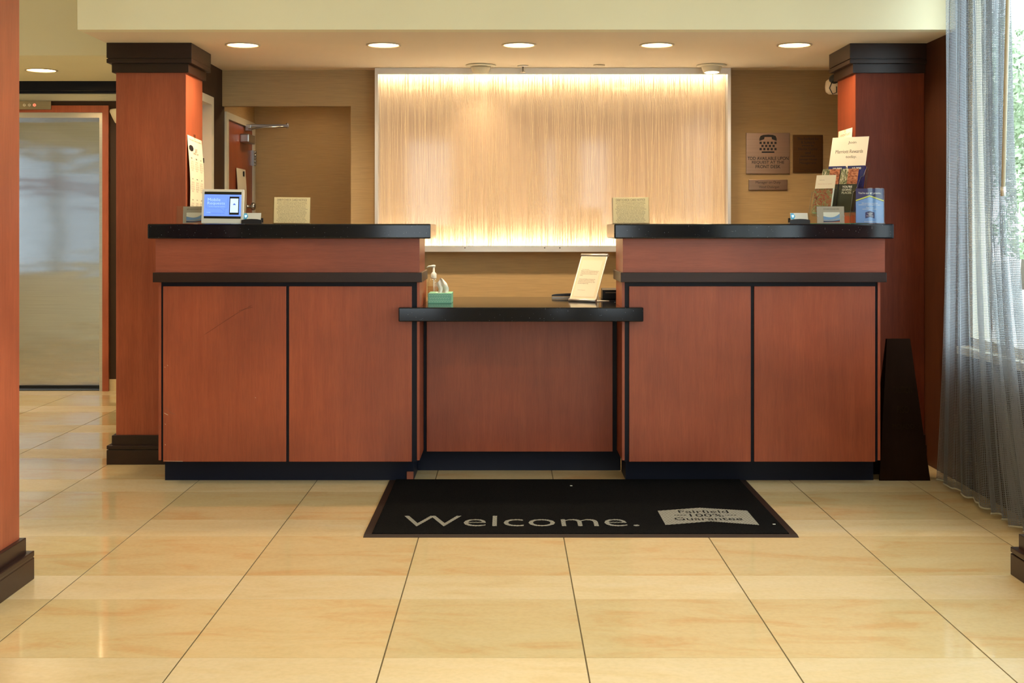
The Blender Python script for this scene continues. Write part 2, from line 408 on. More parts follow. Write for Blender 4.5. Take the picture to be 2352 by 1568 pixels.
# ================================================================== THE SETTING
RX = 2.30                                   # inner face of the right wall
floor = struct('floor', B().box(-5.35, 2.45, -2.7, 10.6, -.12, -.0013), 'grout')
TX0, TW = .2323, .6067; TY0, TP, TWD = 3.859, .920, .613
def tile_mesh(wx, wy):
    g = .0023; h = .0011; b = B()
    a = [(g, h), (wx - g, h), (wx - g, wy - h), (g, wy - h)]; c = [(g + .001, h + .0004), (wx - g - .001, h + .0004), (wx - g - .001, wy - h - .0004), (g + .001, wy - h - .0004)]
    b.v = [(x, y, -.0014) for x, y in a] + [(x, y, -.0002) for x, y in a] + [(x, y, 0) for x, y in c]
    for k in (0, 4):
        for i in range(4): j = (i + 1) % 4; b.f.append((k + i, k + j, k + 4 + j, k + 4 + i))
    b.f.append((8, 9, 10, 11)); return b
wide = tile_mesh(TW, TWD).mesh('tile_wide'); narrow = tile_mesh(TW, TP - TWD).mesh('tile_narrow')
cutw = tile_mesh(RX - (TX0 + 3 * TW), TWD).mesh('tile_cut_wide'); cutn = tile_mesh(RX - (TX0 + 3 * TW), TP - TWD).mesh('tile_cut_narrow')
for me in (wide, cutw): me.materials.append(M['tile'])
for me in (narrow, cutn): me.materials.append(M['tile_n'])
rest = {'tile': B(), 'tile_n': B()}
for r in range(-7, 7):
    for k in range(-9, 4):
        x = TX0 + TW * k
        for s, (dy, wm, cm, d) in enumerate(((0, wide, cutw, TWD), (TWD, narrow, cutn, TP - TWD))):
            y = TY0 + TP * r + dy
            if y < -2.68 or y > 10.4: continue
            wx = (RX - x) if k == 3 else TW
            vis = y > 2.95 and not (y > 6.9 and x > -2.1) and abs(x + TW / 2) < .43 * (y + d) + .5 and x > -4.7
            if vis and y < 10.0:
                o = D.objects.new('floor_tile', cm if k == 3 else wm); COL.objects.link(o); o.parent = floor; o.location = (x, y, 0)
            else:
                rest['tile' if s == 0 else 'tile_n'].box(x + .0016, x + wx - .0016, y + .0012, min(y + d, 10.55) - .001, -.0013, 0)
part('floor_tile', rest['tile'], 'tile', floor, kind='stuff'); part('floor_tile', rest['tile_n'], 'tile_n', floor, kind='stuff')
# ceilings
SZ, CZ, HZ = 2.31, 2.95, 2.46
struct('ceiling', B().box(-5.35, 2.45, -2.7, 6.573, CZ, CZ + .12).box(-5.35, -2.204, 6.573, 8.65, CZ, CZ + .12), 'cream')
struct('ceiling_soffit', B().box(-2.204, 2.45, 6.573, 6.66, SZ, CZ + .1), 'cream')      # bulkhead face
struct('ceiling_over_desk', B().box(-2.204, 2.45, 6.66, 9.45, SZ + .0005, CZ + .1), 'soffit')
struct('ceiling_elevator_lobby', B().box(-5.35, -2.05, 8.65, 10.6, HZ, CZ + .12), 'cream')
# right wall: veneer by the column, low wall under the window
struct('wall_right', B().box(RX, 2.45, 6.50, 8.4, 0, SZ).box(RX, 2.45, 6.50, 6.573, SZ, CZ), 'wallwood')
struct('wall_right_low', B().box(RX, 2.45, -2.7, 6.50, 0, .66).box(RX, 2.45, -2.7, 6.50, 2.78, CZ).box(RX, 2.45, -2.7, -1.5, .66, 2.78), 'darkwall')
win = struct('window_1', B().box(RX + .03, 2.42, 6.44, 6.50, .70, 2.78).box(RX + .03, 2.42, -1.5, -1.44, .70, 2.78).box(RX + .03, 2.42, -1.5, 6.5, 2.72, 2.78).box(RX + .03, 2.42, -1.5, 6.5, .70, .745), 'whitepaint')
part('window_sill', B().cham(RX - .03, 2.45, -1.5, 6.50, .66, .70, .004), 'whitepaint', win)
for k in range(6):
    y0 = -1.44 + k * 1.3133
    if k: part('mullion', B().box(RX + .04, 2.41, y0 - .025, y0 + .025, .745, 2.72), 'whitepaint', win)
    part('pane', B().box(2.362, 2.368, y0, y0 + 1.3133, .745, 2.72), 'glass', win)
# wall behind the desk with the passage opening
struct('wall_back', B().box(-1.010, RX, 8.25, 8.33, 0, SZ + .001).box(-1.836, -1.010, 8.25, 8.31, 2.08, SZ + .001), 'paper')
struct('wall_passage_back', B().box(-1.95, .4, 9.30, 9.40, 0, SZ + .001), 'paper')
struct('wall_passage_right', B().box(.3, .4, 8.33, 9.30, 0, SZ + .001), 'paper')
struct('wall_passage_left', B().box(-1.95, -1.836, 8.31, 9.30, 2.052, SZ + .001).box(-1.95, -1.836, 9.272, 9.30, 0, 2.052), 'paper')
struct('wall_office_left', B().box(-1.95, -1.836, 7.953, 8.316, 0, SZ + .001).box(-1.95, -1.836, 7.46, 7.953, 2.105, SZ + .001), 'darkwall')
# door 1: only its far jamb shows behind the column
d1 = struct('door_1', B().box(-1.97, -1.822, 7.895, 7.955, 0, 2.105).box(-1.97, -1.822, 7.46, 7.895, 2.055, 2.105), 'whitepaint')
part('door_slab', B().box(-1.965, -1.925, 7.47, 7.893, .005, 2.05), 'cherry', d1)
part('strike_plate', B().box(-1.905, -1.868, 7.885, 7.894, Z(374, 7.89), Z(363, 7.89)), 'black', d1)
# door 2 in the passage, seen at a slant
d2 = struct('door_2', B().box(-1.95, -1.822, 8.318, 8.384, 0, 2.052).box(-1.95, -1.822, 9.227, 9.270, 0, 2.052).box(-1.95, -1.822, 8.384, 9.227, 2.008, 2.052), 'whitepaint')
part('door_slab', B().box(-1.88, -1.838, 8.388, 9.223, .006, 2.004), 'cherry', d2)
for zz in (1.80, 1.0, .25):
    hb = B().box(-1.838, -1.822, 9.205, 9.250, zz - .055, zz + .055)
    for k in range(5): hb.lathe([(.009, -.010), (.009, .010)], (-1.818, 9.232, zz - .044 + .022 * k), 12)
    part('hinge', hb, 'chrome', d2)
cl = part('door_closer', B().cham(-1.838, -1.775, 8.80, 9.02, 1.885, 1.945, .008), 'chrome', d2)
part('closer_arm', B().cham(-1.83, -1.79, 8.94, 8.985, 1.975, 2.02, .004).cham(-1.80, -1.53, 8.955, 8.975, 2.002, 2.022, .003)
     .lathe([(.009, -.014), (.009, .022)], (-1.54, 8.965, 2.008), 14).tube([(-1.80, 8.90, 1.985), (-1.68, 8.93, 2.0), (-1.55, 8.962, 2.005)], .005), 'chrome', d2)
part('door_knob', B().lathe([(.026, 0), (.026, .008), (.012, .012), (.012, .04), (.025, .045), (.028, .06), (.02, .072), (0, .075)], (-1.838, 8.98, Z(474, 8.98)), 20, (0, PI / 2, 0)), 'chrome', d2)
# hall with the elevator
EY = 10.27
struct('wall_hall_back', B().box(-5.35, -4.40, EY, EY + .3, 0, HZ).box(-3.234, -1.95, EY, EY + .3, 0, HZ).box(-4.40, -3.234, EY, EY + .3, 2.225, HZ), 'cream')
struct('wall_hall_right', B().box(-2.16, -1.97, 7.47, EY, 0, SZ), 'cream')
struct('wall_hall_panelling', B().box(-5.2, -4.452, EY - .012, EY, .0945, 2.315).box(-3.185, -2.16, EY - .012, EY, .0945, 2.315).box(-4.452, -3.185, EY - .012, EY, 2.277, 2.315), 'darkwall')
struct('baseboard_hall', B().box(-3.185, -2.16, EY - .015, EY, 0, .0945).box(-5.2, -4.452, EY - .015, EY, 0, .0945), 'tile_n')
struct('trim_1', B().box(-5.2, -2.05, EY - .13, EY, 2.385, HZ).box(-5.2, -2.05, EY - .06, EY, 2.372, 2.385), 'blackframe')
struct('wall_left', B().box(-5.35, -5.20, -2.7, 3.7, 0, CZ).box(-5.35, -5.20, 8.1, 10.6, 0, CZ).box(-5.35, -5.20, 3.7, 8.1, 0, .8).box(-5.35, -5.20, 3.7, 8.1, 2.2, CZ), 'cream')
win2 = struct('window_2', B().box(-5.32, -5.22, 3.7, 3.76, .8, 2.2).box(-5.32, -5.22, 8.04, 8.1, .8, 2.2).box(-5.32, -5.22, 3.7, 8.1, .8, .86).box(-5.32, -5.22, 3.7, 8.1, 2.14, 2.2).box(-5.32, -5.22, 5.87, 5.93, .86, 2.14), 'whitepaint')
part('added_reflection_bar', B().box(-5.31, -5.23, 3.76, 8.04, 1.74, 1.83), 'cherry_h', win2)  # unseen bar added for the orange band it reflects in the elevator door
part('pane', B().box(-5.28, -5.274, 3.76, 5.87, .86, 2.14), 'tinted', win2); part('pane', B().box(-5.28, -5.274, 5.93, 8.04, .86, 2.14), 'tinted', win2)
nw = B(); xs = [-5.35, -1.50, -.84, .57, .69, 1.07, 1.47, 2.45]
for i in range(0, 7, 2): nw.box(xs[i], xs[i + 1], -2.7, -2.5, 0, CZ)
for i in range(1, 6, 2): nw.box(xs[i], xs[i + 1], -2.7, -2.5, 0, .3).box(xs[i], xs[i + 1], -2.7, -2.5, 2.6, CZ)
struct('wall_near', nw, 'paper')
# columns -------------------------------------------------------------
def column(label, x0, x1, y0, y1, top, mt='column'):
    c = thing('column', label, 'column', ((x0 + x1) / 2, (y0 + y1) / 2, 0), 0, 'square cherry wood columns')
    part('shaft', B().cham(x0, x1, y0, y1, .12, top - .10, .003), mt, c)
    o1, o2 = .040, .018
    XR = min(x1 + o1, RX) if x1 >= RX - .01 else x1 + o1
    XR2 = min(x1 + o2, RX) if x1 >= RX - .01 else x1 + o2
    g = .0   # capital: tall fascia, groove, band, smaller step
    part('capital', B().cham(x0 - o1, XR, y0 - o1, y1 + o1, top - .083, top, .002).box(x0 - o1 + .006, XR - .001, y0 - o1 + .006, y1 + o1 - .006, top - .090, top - .082)
         .cham(x0 - o1, XR, y0 - o1, y1 + o1, top - .110, top - .088, .002).cham(x0 - o2, XR2, y0 - o2, y1 + o2, top - .160, top - .108, .002), 'espresso', c)
    part('base', B().cham(x0 - o2, XR2, y0 - o2, y1 + o2, .095, .157, .003).cham(x0 - o1, XR, y0 - o1, y1 + o1, .084, .104, .003)
         .box(x0 - o1 + .008, XR - .001, y0 - o1 + .008, y1 + o1 - .008, .078, .086).cham(x0 - o1, XR, y0 - o1, y1 + o1, 0, .080, .003), 'espresso', c)
    return c
column('cherry wood column with a paper calendar taped on, beside the left counter', -2.160, -1.774, 7.075, 7.455, SZ)
column('cherry wood column with painted-in shade, in the corner behind the right counter', 1.918, RX, 7.095, 7.475, SZ, 'column_shaded')
column('bright orange cherry wood column at the left edge, partly out of frame', -2.165, -1.786, 4.315, 4.695, CZ)
column('column at the right edge by the curtain, only its stepped base in view', 1.915, RX, 4.375, 4.755, CZ)
# ================================================================== COUNTERS
def counter(label, x0, x1, panels, kx0, kx1, fx0, fx1, lx0, lx1, yb):
    c = thing('reception_counter', label, 'counter', ((x0 + x1) / 2, 6.6, 0), 0, 'tall front desk counters')
    part('carcass', B().box(x0 + .013, x1 - .013, 6.508, yb, .113, 1.0226), 'blackframe', c, 'black frame showing between the cherry panels')
    for a, b_ in ((x0, x0 + .013), (x1 - .013, x1)): part('side_panel', B().box(a, b_, 6.500, yb, .120, 1.0226), 'cherry', c)
    for a, b_ in panels: part('front_panel', B().cham(a, b_, 6.496, 6.510, .1135, 1.0005, .0015), 'cherry', c)
    part('kick_plate', B().box(kx0, kx1, 6.60, yb, 0, .113), 'kick', c)
    part('upper_fascia', B().cham(fx0, fx1, 6.472, 6.88, 1.071, 1.2416, .001), 'cherry_h', c, 'red-brown cherry band with level grain')
    part('ledge', B().cham(lx0, lx1, 6.450, 6.912, 1.0226, 1.071, .002), 'espresso', c)
    return c
cL = counter('left tall cherry wood reception counter, beside the column with calendar', -1.769, -.448, [(-1.745, -1.1226), (-1.108, -.487)], -1.763, -.484, -1.776, -.446, -1.785, -.433, 7.05)
def mark(pts, r, mat, name='scratch', Yf=6.4955):
    part(name, B().tube([(X(a, Yf), Yf, Z(b_, Yf)) for a, b_ in pts], r, 4), mat, cL)
mark([(470, 768), (505, 745), (540, 722), (578, 701)], .0005, 'espresso'); mark([(548, 714), (580, 705)], .0005, 'espresso')
mark([(378, 936), (384, 938), (392, 948), (402, 952)], .0005, 'greyink'); mark([(377, 948), (386, 953)], .0008, 'sheet', 'chip'); mark([(377, 1058), (420, 1059.2)], .0006, 'sheet', 'chip')
for a, b_ in ((586, 912), (378, 842), (384, 838), (379, 973), (379, 1020)): mark([(a, b_), (a + 1.5, b_ + 2)], .0007, 'sheet', 'chip')
part('worn_corner', B().box(-.520, -.486, 6.592, 6.60, .0, .045), 'rust', cL, 'scuffed pinkish corner of the kick plate')
counter('right tall cherry wood reception counter, beside the mesh curtain', .577, 1.884, [(.6126, 1.2275), (1.245, 1.857)], .604, 1.877, .578, 1.899, .566, 1.902, 6.86)
for lab, a, b_ in (('black granite top on the left tall counter, holding the blue-screen display', -1.798, -.386), ('black granite top on the right tall counter, holding the brochure rack', .529, 1.924)):
    t = thing('countertop', lab, 'countertop', ((a + b_) / 2, 6.64, 1.2416), 0, 'black granite counter tops')
    part('slab', B().cham(a, b_, 6.40, 6.885, 1.2416, 1.3155, .007), 'granite', t)
t = thing('desktop', 'low black granite worktop spanning between the two tall counters', 'countertop', (.06, 6.9, .826))
bm_ = B().prism([(-.548, 6.42), (.677, 6.42), (.677, 6.494), (.575, 6.494), (.575, 6.915), (.66, 6.915), (.66, 7.45), (-.446, 7.45), (-.446, 6.494), (-.548, 6.494)], .8266, .8976, 'z')
dt = part('slab', bm_, 'granite', t)
mod = dt.modifiers.new('edge', 'BEVEL'); mod.width = .005; mod.segments = 3; mod.limit_method = 'ANGLE'
dk = thing('reception_desk', 'low recessed cherry panel desk under the granite worktop between the counters', 'desk', (.064, 6.85, 0))
part('carcass', B().box(-.447, .576, 6.806, 6.845, .113, .8266), 'blackframe', dk)
part('front_panel', B().cham(-.431, .553, 6.798, 6.807, .1128, .8266, .001), 'cherry', dk)
part('kick_plate', B().box(-.483, .603, 6.870, 6.90, 0, .1125), 'kick', dk)
# ================================================================== LIT WALL PANEL
lp = thing('lit_wall_panel', 'large backlit amber resin panel with fine vertical strands in a white metal frame', 'wall panel', (.283, 8.25, 1.147))
PX0, PX1, PZ0, PZ1 = -.843, 1.409, 1.147, 2.3085
part('frame', B().box(PX0, PX0 + .020, 8.12, 8.249, 1.1855, 2.270).box(PX1 - .020, PX1, 8.12, 8.249, 1.1855, 2.270)
     .box(PX0, PX1, 8.12, 8.135, 2.270, PZ1).box(PX0, PX1, 8.12, 8.135, PZ0, 1.1855).box(PX0, PX1, 8.135, 8.249, PZ0, PZ0 + .006).box(PX0, PX1, 8.135, 8.249, PZ1 - .006, PZ1).box(PX0, PX0 + .02, 8.135, 8.249, PZ0 + .006, 1.1855).box(PX1 - .02, PX1, 8.135, 8.249, PZ0 + .006, 1.1855).box(PX0, PX0 + .02, 8.135, 8.249, 2.27, PZ1 - .006).box(PX1 - .02, PX1, 8.135, 8.249, 2.27, PZ1 - .006), 'alu', lp)
part('resin_panel', B().box(PX0 + .020, PX1 - .020, 8.205, 8.215, PZ0 + .006, PZ1 - .006), 'streak', lp)
sb = B(); rs = random.Random(4)
for i in range(620):
    xx = rs.uniform(PX0 + .022, PX1 - .022); sl_ = rs.gauss(0, .016); w_ = rs.choice((.0006, .0008, .0011, .0016))
    z0_, z1_ = PZ0 + .008, PZ1 - .008
    if rs.random() < .5:
        c_ = rs.uniform(z0_, z1_); l_ = rs.uniform(.25, .6); z0_, z1_ = max(z0_, c_ - l_), min(z1_, c_ + l_)
    cl_ = lambda v: min(max(v, PX0 + .021), PX1 - .023)
    a0, a1 = cl_(xx - sl_ * .5 * (z1_ - z0_) * 2), cl_(xx + sl_ * .5 * (z1_ - z0_) * 2); n = len(sb.v)
    yy = 8.2046 - .0001 * (i % 4)
    sb.v += [(a0, yy, z0_), (a0 + w_, yy, z0_), (a1 + w_, yy, z1_), (a1, yy, z1_)]; sb.f.append((n, n + 1, n + 2, n + 3))
part('strands', sb, 'strand', lp, kind='stuff')
part('clear_face', B().box(PX0 + .020, PX1 - .020, 8.190, 8.193, PZ0 + .006, PZ1 - .006), M['face'], lp, 'glossy clear face')
part('light_strip', B().box(PX0 + .025, PX1 - .025, 8.145, 8.165, 2.282, 2.298), 'led', lp); sb = B(); rs = random.Random(4)
for i in range(620):
    xx = rs.uniform(PX0 + .022, PX1 - .022); sl_ = rs.gauss(0, .016); w_ = rs.choice((.0006, .0008, .0011, .0016))
    z0_, z1_ = PZ0 + .008, PZ1 - .008
    if rs.random() < .5:
        c_ = rs.uniform(z0_, z1_); l_ = rs.uniform(.25, .6); z0_, z1_ = max(z0_, c_ - l_), min(z1_, c_ + l_)
    cl_ = lambda v: min(max(v, PX0 + .021), PX1 - .023)
    a0, a1 = cl_(xx - sl_ * .5 * (z1_ - z0_) * 2), cl_(xx + sl_ * .5 * (z1_ - z0_) * 2); n = len(sb.v)
    yy = 8.2046 - .0001 * (i % 4)
    sb.v += [(a0, yy, z0_), (a0 + w_, yy, z0_), (a1 + w_, yy, z1_), (a1, yy, z1_)]; sb.f.append((n, n + 1, n + 2, n + 3))
part('strands', sb, 'strand', lp, kind='stuff')
part('clear_face', B().box(PX0 + .020, PX1 - .020, 8.190, 8.193, PZ0 + .006, PZ1 - .006), M['face'], lp, 'glossy clear face')
part('light_strip', B().box(PX0 + .025, PX1 - .025, 8.145, 8.165, 1.158, 1.174), 'led', lp)
for px in (1068, 1251, 1286): part('screw', B().lathe([(.004, 0), (.003, .002), (0, .0025)], (X(px, 8.12), 8.12, Z(569, 8.12)), 10, (PI / 2, 0, 0)), 'black', lp)
# ================================================================== CEILING FITTINGS
def downlight(label, x, y, z, r, power, group, col=WARM):
    t = thing('downlight', label, 'ceiling light', (x, y, z), 0, group)
    part('trim_ring', B().lathe([(r, .0), (r * 1.13, -.001), (r * 1.14, -.005), (r * 1.02, -.007), (r * .97, -.003), (r * .96, .0)], (0, 0, 0), 40, ring=True), 'trimring', t, local=True)
    part('lens', B().lathe([(0, -.0015), (r * .97, -.0015)], (0, 0, 0), 40), 'lamp', t, 'glowing lens', local=True)
    l = area_light('downlight_lamp', (x, y, z - .012), (0, 0, 0), r * 1.7, r * 1.7, power, col, shape='DISK', spread=2.6)
    return t
for (px, py), w_ in zip(((557, 100.5), (881, 101.5), (1192, 102), (1509, 103.5), (1825, 104)), ('leftmost', 'second from the left', 'middle one', 'second from the right', 'rightmost')):
    downlight('round recessed downlight in the soffit over the counters, %s of the five' % w_, X(px, 7.1), 7.106, SZ, .085, DOWN_W, 'row of recessed downlights over the desk')
downlight('single round recessed downlight in the hall ceiling before the elevator', X(95, 9.44), 9.44, HZ, .103, HALL_W, None)
downlight('hall downlight before the elevator, out of view behind the near column', -4.5, 9.44, HZ, .103, HALL_W, 'lobby ceiling lights out of view')
for y in (-.4, 3.4):
    for x in (-1.09, .06, 1.28):
        downlight('added unseen downlight in the high lobby ceiling, brightening the left side', x, y, CZ, .085, LOBBY_W, 'lobby ceiling lights out of view', LOBBYC)
downlight('added unseen downlight brightening the passage, above the door opening', -1.35, 8.75, SZ, .075, 1.4, None)  # extra lamp, added to lift the dark passage wall
for x, y in ((-3.7, 3.2), (-3.7, 6.2)): downlight('added unseen downlight in the high lobby ceiling, brightening the left side', x, y, CZ, .085, 13.0, 'lobby ceiling lights out of view', LOBBYC)  # two extra lamps added to brighten and warm the left part
def gimbal(label, px, Y, tilt, power):
    x = X(px, Y)
    t = thing('adjustable_spotlight', label, 'ceiling light', (x, Y, SZ), 0, 'small adjustable ceiling spots')
    part('trim_ring', B().lathe([(.060, -.0), (.093, -.002), (.094, -.006), (.062, -.012), (.058, -.006)], (0, 0, 0), 36, ring=True), 'whitepaint', t, local=True)
    R = (tilt, 0, 0)
    part('cup', B().lathe([(0, .002), (.045, .000), (.060, -.004), (.0635, -.010), (.060, -.022), (.051, -.047), (.046, -.050), (.044, -.043)], (0, 0, 0), 32, R, ring=True), 'whitepaint', t, local=True)
    part('lens', B().lathe([(0, -.046), (.045, -.046)], (0, 0, 0), 32, R), 'lamp', t, local=True)
    p = Euler(R).to_matrix() @ Vector((0, 0, -.06))
    area_light('spot_lamp', (x + p.x, Y + p.y, SZ + p.z), R, .07, .07, power, WARM, shape='DISK', spread=1.6)
gimbal('white adjustable ceiling spot tilted onto the lit panel, beside the sprinkler', 1104, 7.98, .22, GIMBAL_W)
gimbal('white adjustable ceiling spot with its bright lens showing, near the right column', 1634.5, 7.98, -.10, GIMBAL_W)
t = thing('sprinkler', 'small ceiling sprinkler head hanging above the lit panel', 'sprinkler', (X(1201, 8.02), 8.02, SZ))
part('escutcheon', B().lathe([(.034, -.001), (.034, -.004), (.014, -.008), (0, -.008)], seg=28), 'alu', t, local=True)
part('sprinkler_head', B().lathe([(.006, -.006), (.006, -.03), (.009, -.032), (.009, -.036)], seg=14).lathe([(.016, -.038), (.016, -.041)], seg=20), 'chrome', t, local=True)
t = thing('ceiling_cover_plate', 'small flat round cover plate in the soffit right of the sprinkler', 'cover plate', (X(1376, 7.98), 7.98, SZ))
part('cover', B().lathe([(.036, -.001), (.036, -.006), (.03, -.008), (0, -.008)], seg=28), 'trimring', t, local=True)
# security camera behind right column
t = thing('security_camera', 'small grey camera with a black lens ball behind the right column capital', 'camera', (1.97, 7.62, 2.13))
part('mount', B().box(1.985, 2.03, 7.472, 7.60, 2.09, 2.15), 'trimring', t)
part('housing', B().lathe([(.0, -.07), (.035, -.066), (.046, -.05), (.048, .0), (.046, .05), (.0, .055)], (1.955, 7.62, 2.135), 24, (0, PI / 2, 0)), 'trimring', t)
part('lens_ball', B().lathe([(.030 * math.sin(a * PI / 8), -.030 * math.cos(a * PI / 8)) for a in range(9)], (1.925, 7.585, 2.175), 20), 'black', t)
part('cable', B().tube([(1.91, 7.57, 2.16), (1.893, 7.565, 2.12), (1.91, 7.56, 2.085), (1.935, 7.565, 2.095), (1.935, 7.57, 2.13)], .003), 'black', t)
# ================================================================== ELEVATOR
e = thing('elevator_entrance', 'brushed steel elevator door in a red wood surround at the end of the hall', 'elevator', (-3.82, EY, 0))
part('wood_surround', B().box(-3.234, -3.185, EY - .035, EY + .02, 0, 2.277).box(-4.452, -4.40, EY - .035, EY + .02, 0, 2.277).box(-4.40, -3.234, EY - .035, EY + .02, 2.222, 2.277), 'column', e)
part('steel_frame', B().box(-3.262, -3.234, EY - .02, EY + .22, 0, 2.222).box(-4.40, -4.372, EY - .02, EY + .22, 0, 2.222).box(-4.372, -3.262, EY - .02, EY + .22, 2.180, 2.222), 'steel_trim', e)
part('door_panel', B().box(-4.372, -3.262, EY + .18, EY + .20, .018, 2.18), 'steel', e)
part('door_gap', B().box(-4.372, -3.262, EY + .176, EY + .181, .004, .022), 'black', e)
part('shaft_back', B().box(-4.40, -3.234, EY + .23, EY + .26, -.003, 2.222), 'black', e)
part('sill', B().box(-4.372, -3.262, EY, EY + .22, -.003, .004), 'black', e)
t = thing('floor_indicator', 'steel plate with round floor numbers 1 2 3 above the elevator', 'indicator', (-3.82, EY - .04, 2.28))
IY = EY - .036
part('plate', B().cham(X(22, IY), X(118, IY), IY - .012, IY, Z(251.5, IY), Z(232, IY), .002), brushed('dull_brass_plate', (.34, .29, .19, 1), .4), t)
for px, ch, mt in ((57.5, '1', 'white'), (69, '2', 'white'), (80.5, '3', 'red_lamp')):
    cx_, cz_ = X(px, IY), Z(241.5, IY)
    part('number_disc', B().lathe([(.012, 0), (.012, .003), (0, .003)], (cx_, IY - .012, cz_), 18, (PI / 2, 0, 0)), mt, t)
    text(ch, lambda u, v: (cx_ + u + 3.82, -.0156 - .0 + IY - (EY - .04), cz_ + v - 2.28), None, .015, 'ink', t, 'number')
t = thing('wall_sconce', 'small cream wall sconce half hidden behind the calendar column', 'wall light', (-3.04, EY - .012, 2.17))
part('shade', B().lathe([(.03, -.058), (.062, -.045), (.085, .0), (.103, .042), (.100, .058), (.085, .062)], (-3.04, EY - .125, 2.175), 28, ring=True), 'whitepaint', t)
part('backplate', B().box(-3.07, -3.01, EY - .07, EY - .012, 2.14, 2.20), 'whitepaint', t)
# ================================================================== PLAQUES
def plaque(name, label, px0, px1, py0, py1, mat):
    Y = 8.235; x0, x1, z0, z1 = X(px0, Y), X(px1, Y), Z(py1, Y), Z(py0, Y)
    t = thing(name, label, 'sign', ((x0 + x1) / 2, 8.249, (z0 + z1) / 2))
    part('plate', B().cham(x0, x1, 8.237, 8.249, z0, z1, .002), mat, t)
    return t, (x0 + x1) / 2, (z0 + z1) / 2, Y / F
def fl(cx_, cz_, y): return lambda u, v: (cx_ + u, y, cz_ + v)
t, cx_, cz_, k = plaque('telephone_plaque', 'bronze plaque with a telephone symbol reading TDD available upon request', 1714, 1814.5, 305, 399, 'bronze')
tx = lambda px, py: ((px - 1764.2) * k, (352 - py) * k)
text('TDD AVAILABLE UPON', fl(0, tx(0, 363.5)[1], -.0128), 94 * k, 7.6 * k, 'ink', t, bold=.012)
text('REQUEST AT THE', fl(0, tx(0, 373)[1], -.0128), 74 * k, 7.6 * k, 'ink', t, bold=.012)
text('FRONT DESK', fl(0, tx(0, 382.5)[1], -.0128), 57 * k, 7.6 * k, 'ink', t, bold=.012)
hs = [(-20, -14), (-19.5, -8), (-17, -3), (-11, -.8), (0, 0), (11, -.8), (17, -3), (19.5, -8), (20, -14), (17, -13.5), (9, -10.5), (8, -5.5), (-8, -5.5), (-9, -10.5), (-17, -13.5)]
part('handset', B().prism([(a * k, tx(0, 309)[1] + b_ * k) for a, b_ in hs], -.0128, -.0122), 'ink', t, local=True)
for ry, cols in ((328, 5), (335, 4), (342.2, 5)):
    for q in range(cols):
        a = (q - (cols - 1) / 2) * 8.5 * k; zz = tx(0, ry)[1]
        part('key', B().box(a - 2.5 * k, a + 2.5 * k, -.0128, -.012, zz - 2.6 * k, zz + 2.6 * k), 'ink', t, local=True)
part('key', B().box(-14.5 * k, 14.5 * k, -.0128, -.012, tx(0, 351)[1], tx(0, 347.5)[1]), 'ink', t, local=True)
t, cx_, cz_, k = plaque('ownership_plaque', 'dark bronze plaque with eight lines of faint lettering, right of the telephone plaque', 1821.5, 1890, 309.5, 396.5, 'bronze2')
for i, (s_, wd) in enumerate((('This Fairfield Inn', 49), ('& Suites is', 31), ('owned by', 28), ('Navika Capital', 43), ('and', 12), ('operated by', 34), ('Jamsan Hotel', 41), ('Management', 38))):
    text(s_, fl(0, (353 - (318.5 + 8.0 * i)) * k, -.0128), wd * k, 6.2 * k, 'ink', t)
text('1850 S. Country Club\nMesa, AZ', fl(0, (353 - 390) * k, -.0128), 38 * k, 4.5 * k, 'ink', t)
t, cx_, cz_, k = plaque('manager_plaque', 'small bronze name plaque reading Manager on Duty, below the telephone plaque', 1720, 1809, 412, 436.5, 'bronze')
text('Manager on Duty', fl(0, 5 * k, -.0128), 57 * k, 7.5 * k, 'ink', t)
text('Vinod Chalurgun', fl(2 * k, -5.5 * k, -.0128), 46 * k, 6.5 * k, 'ink', t)
# ================================================================== COUNTER ITEMS
TZ = 1.3155
def S(Y): return Y / F
def tilt_empty(name, label, cat, loc, rotz, lean, roll=0, group=None):
    t = thing(name, label, cat, loc, rotz, group)
    t.rotation_euler = (Euler((0, roll, 0)).to_matrix().to_4x4() @ Matrix.Rotation(rotz, 4, 'Z') @ Matrix.Rotation(-lean, 4, 'X')).to_euler()
    return t
NOTICE = '''Use of a debit/check card as security or payment
for your room immediately places a hold on funds
in your checking account. The amount of the
authorization/hold requested will be for up to 7
days more and will also be released by business.
Your financial institution may continue to hold those
funds for three to five business days after you
check out. The hotel can not accept responsibility
for overdraft charges resulting from funds placed
on debit/check card account. If you would like
to pay for your visit with your debit card, we
suggest you use a credit card or cash to pay.
Any authorization upon your departure, please
let the front desk and we will be happy to process
the hotel against your debit card at check-out.'''
def notice(label, x0, x1, Y, roll):
    k = S(Y); w_ = (x1 - x0) * k; h = 61 * k; xc = X((x0 + x1) / 2, Y)
    t = tilt_empty('card_notice', label, 'sign', (xc, Y, TZ + .001), 0, .07, roll, 'debit card notices on the counters')
    part('notice_sheet', B().box(-w_ / 2 + .006, w_ / 2 - .004, -.0006, .0006, .004, h), 'thin', t, local=True)
    part('acrylic_holder', B().box(-w_ / 2, w_ / 2, -.0035, -.0012, 0, h - .001).box(-w_ / 2, w_ / 2, .0012, .0035, 0, h - .001).box(-w_ / 2, w_ / 2, -.03, .03, -.0005, .0015), 'acrylic', t, local=True)
    text('DEBIT/CHECK CARD NOTICE', fl(0, h - 6 * k, -.0009), w_ * .78, 5 * k, 'greyink', t)
    text(NOTICE, fl(0, h / 2 - 3.5 * k, -.0009), w_ * .83, h * .80, 'greyink', t)
notice('debit card notice in a clear holder on the left counter', 626, 713, 6.56, .012)
notice('yellow lit debit card notice on the right counter, in front of the lit panel', 1406, 1492, 6.54, -.01)
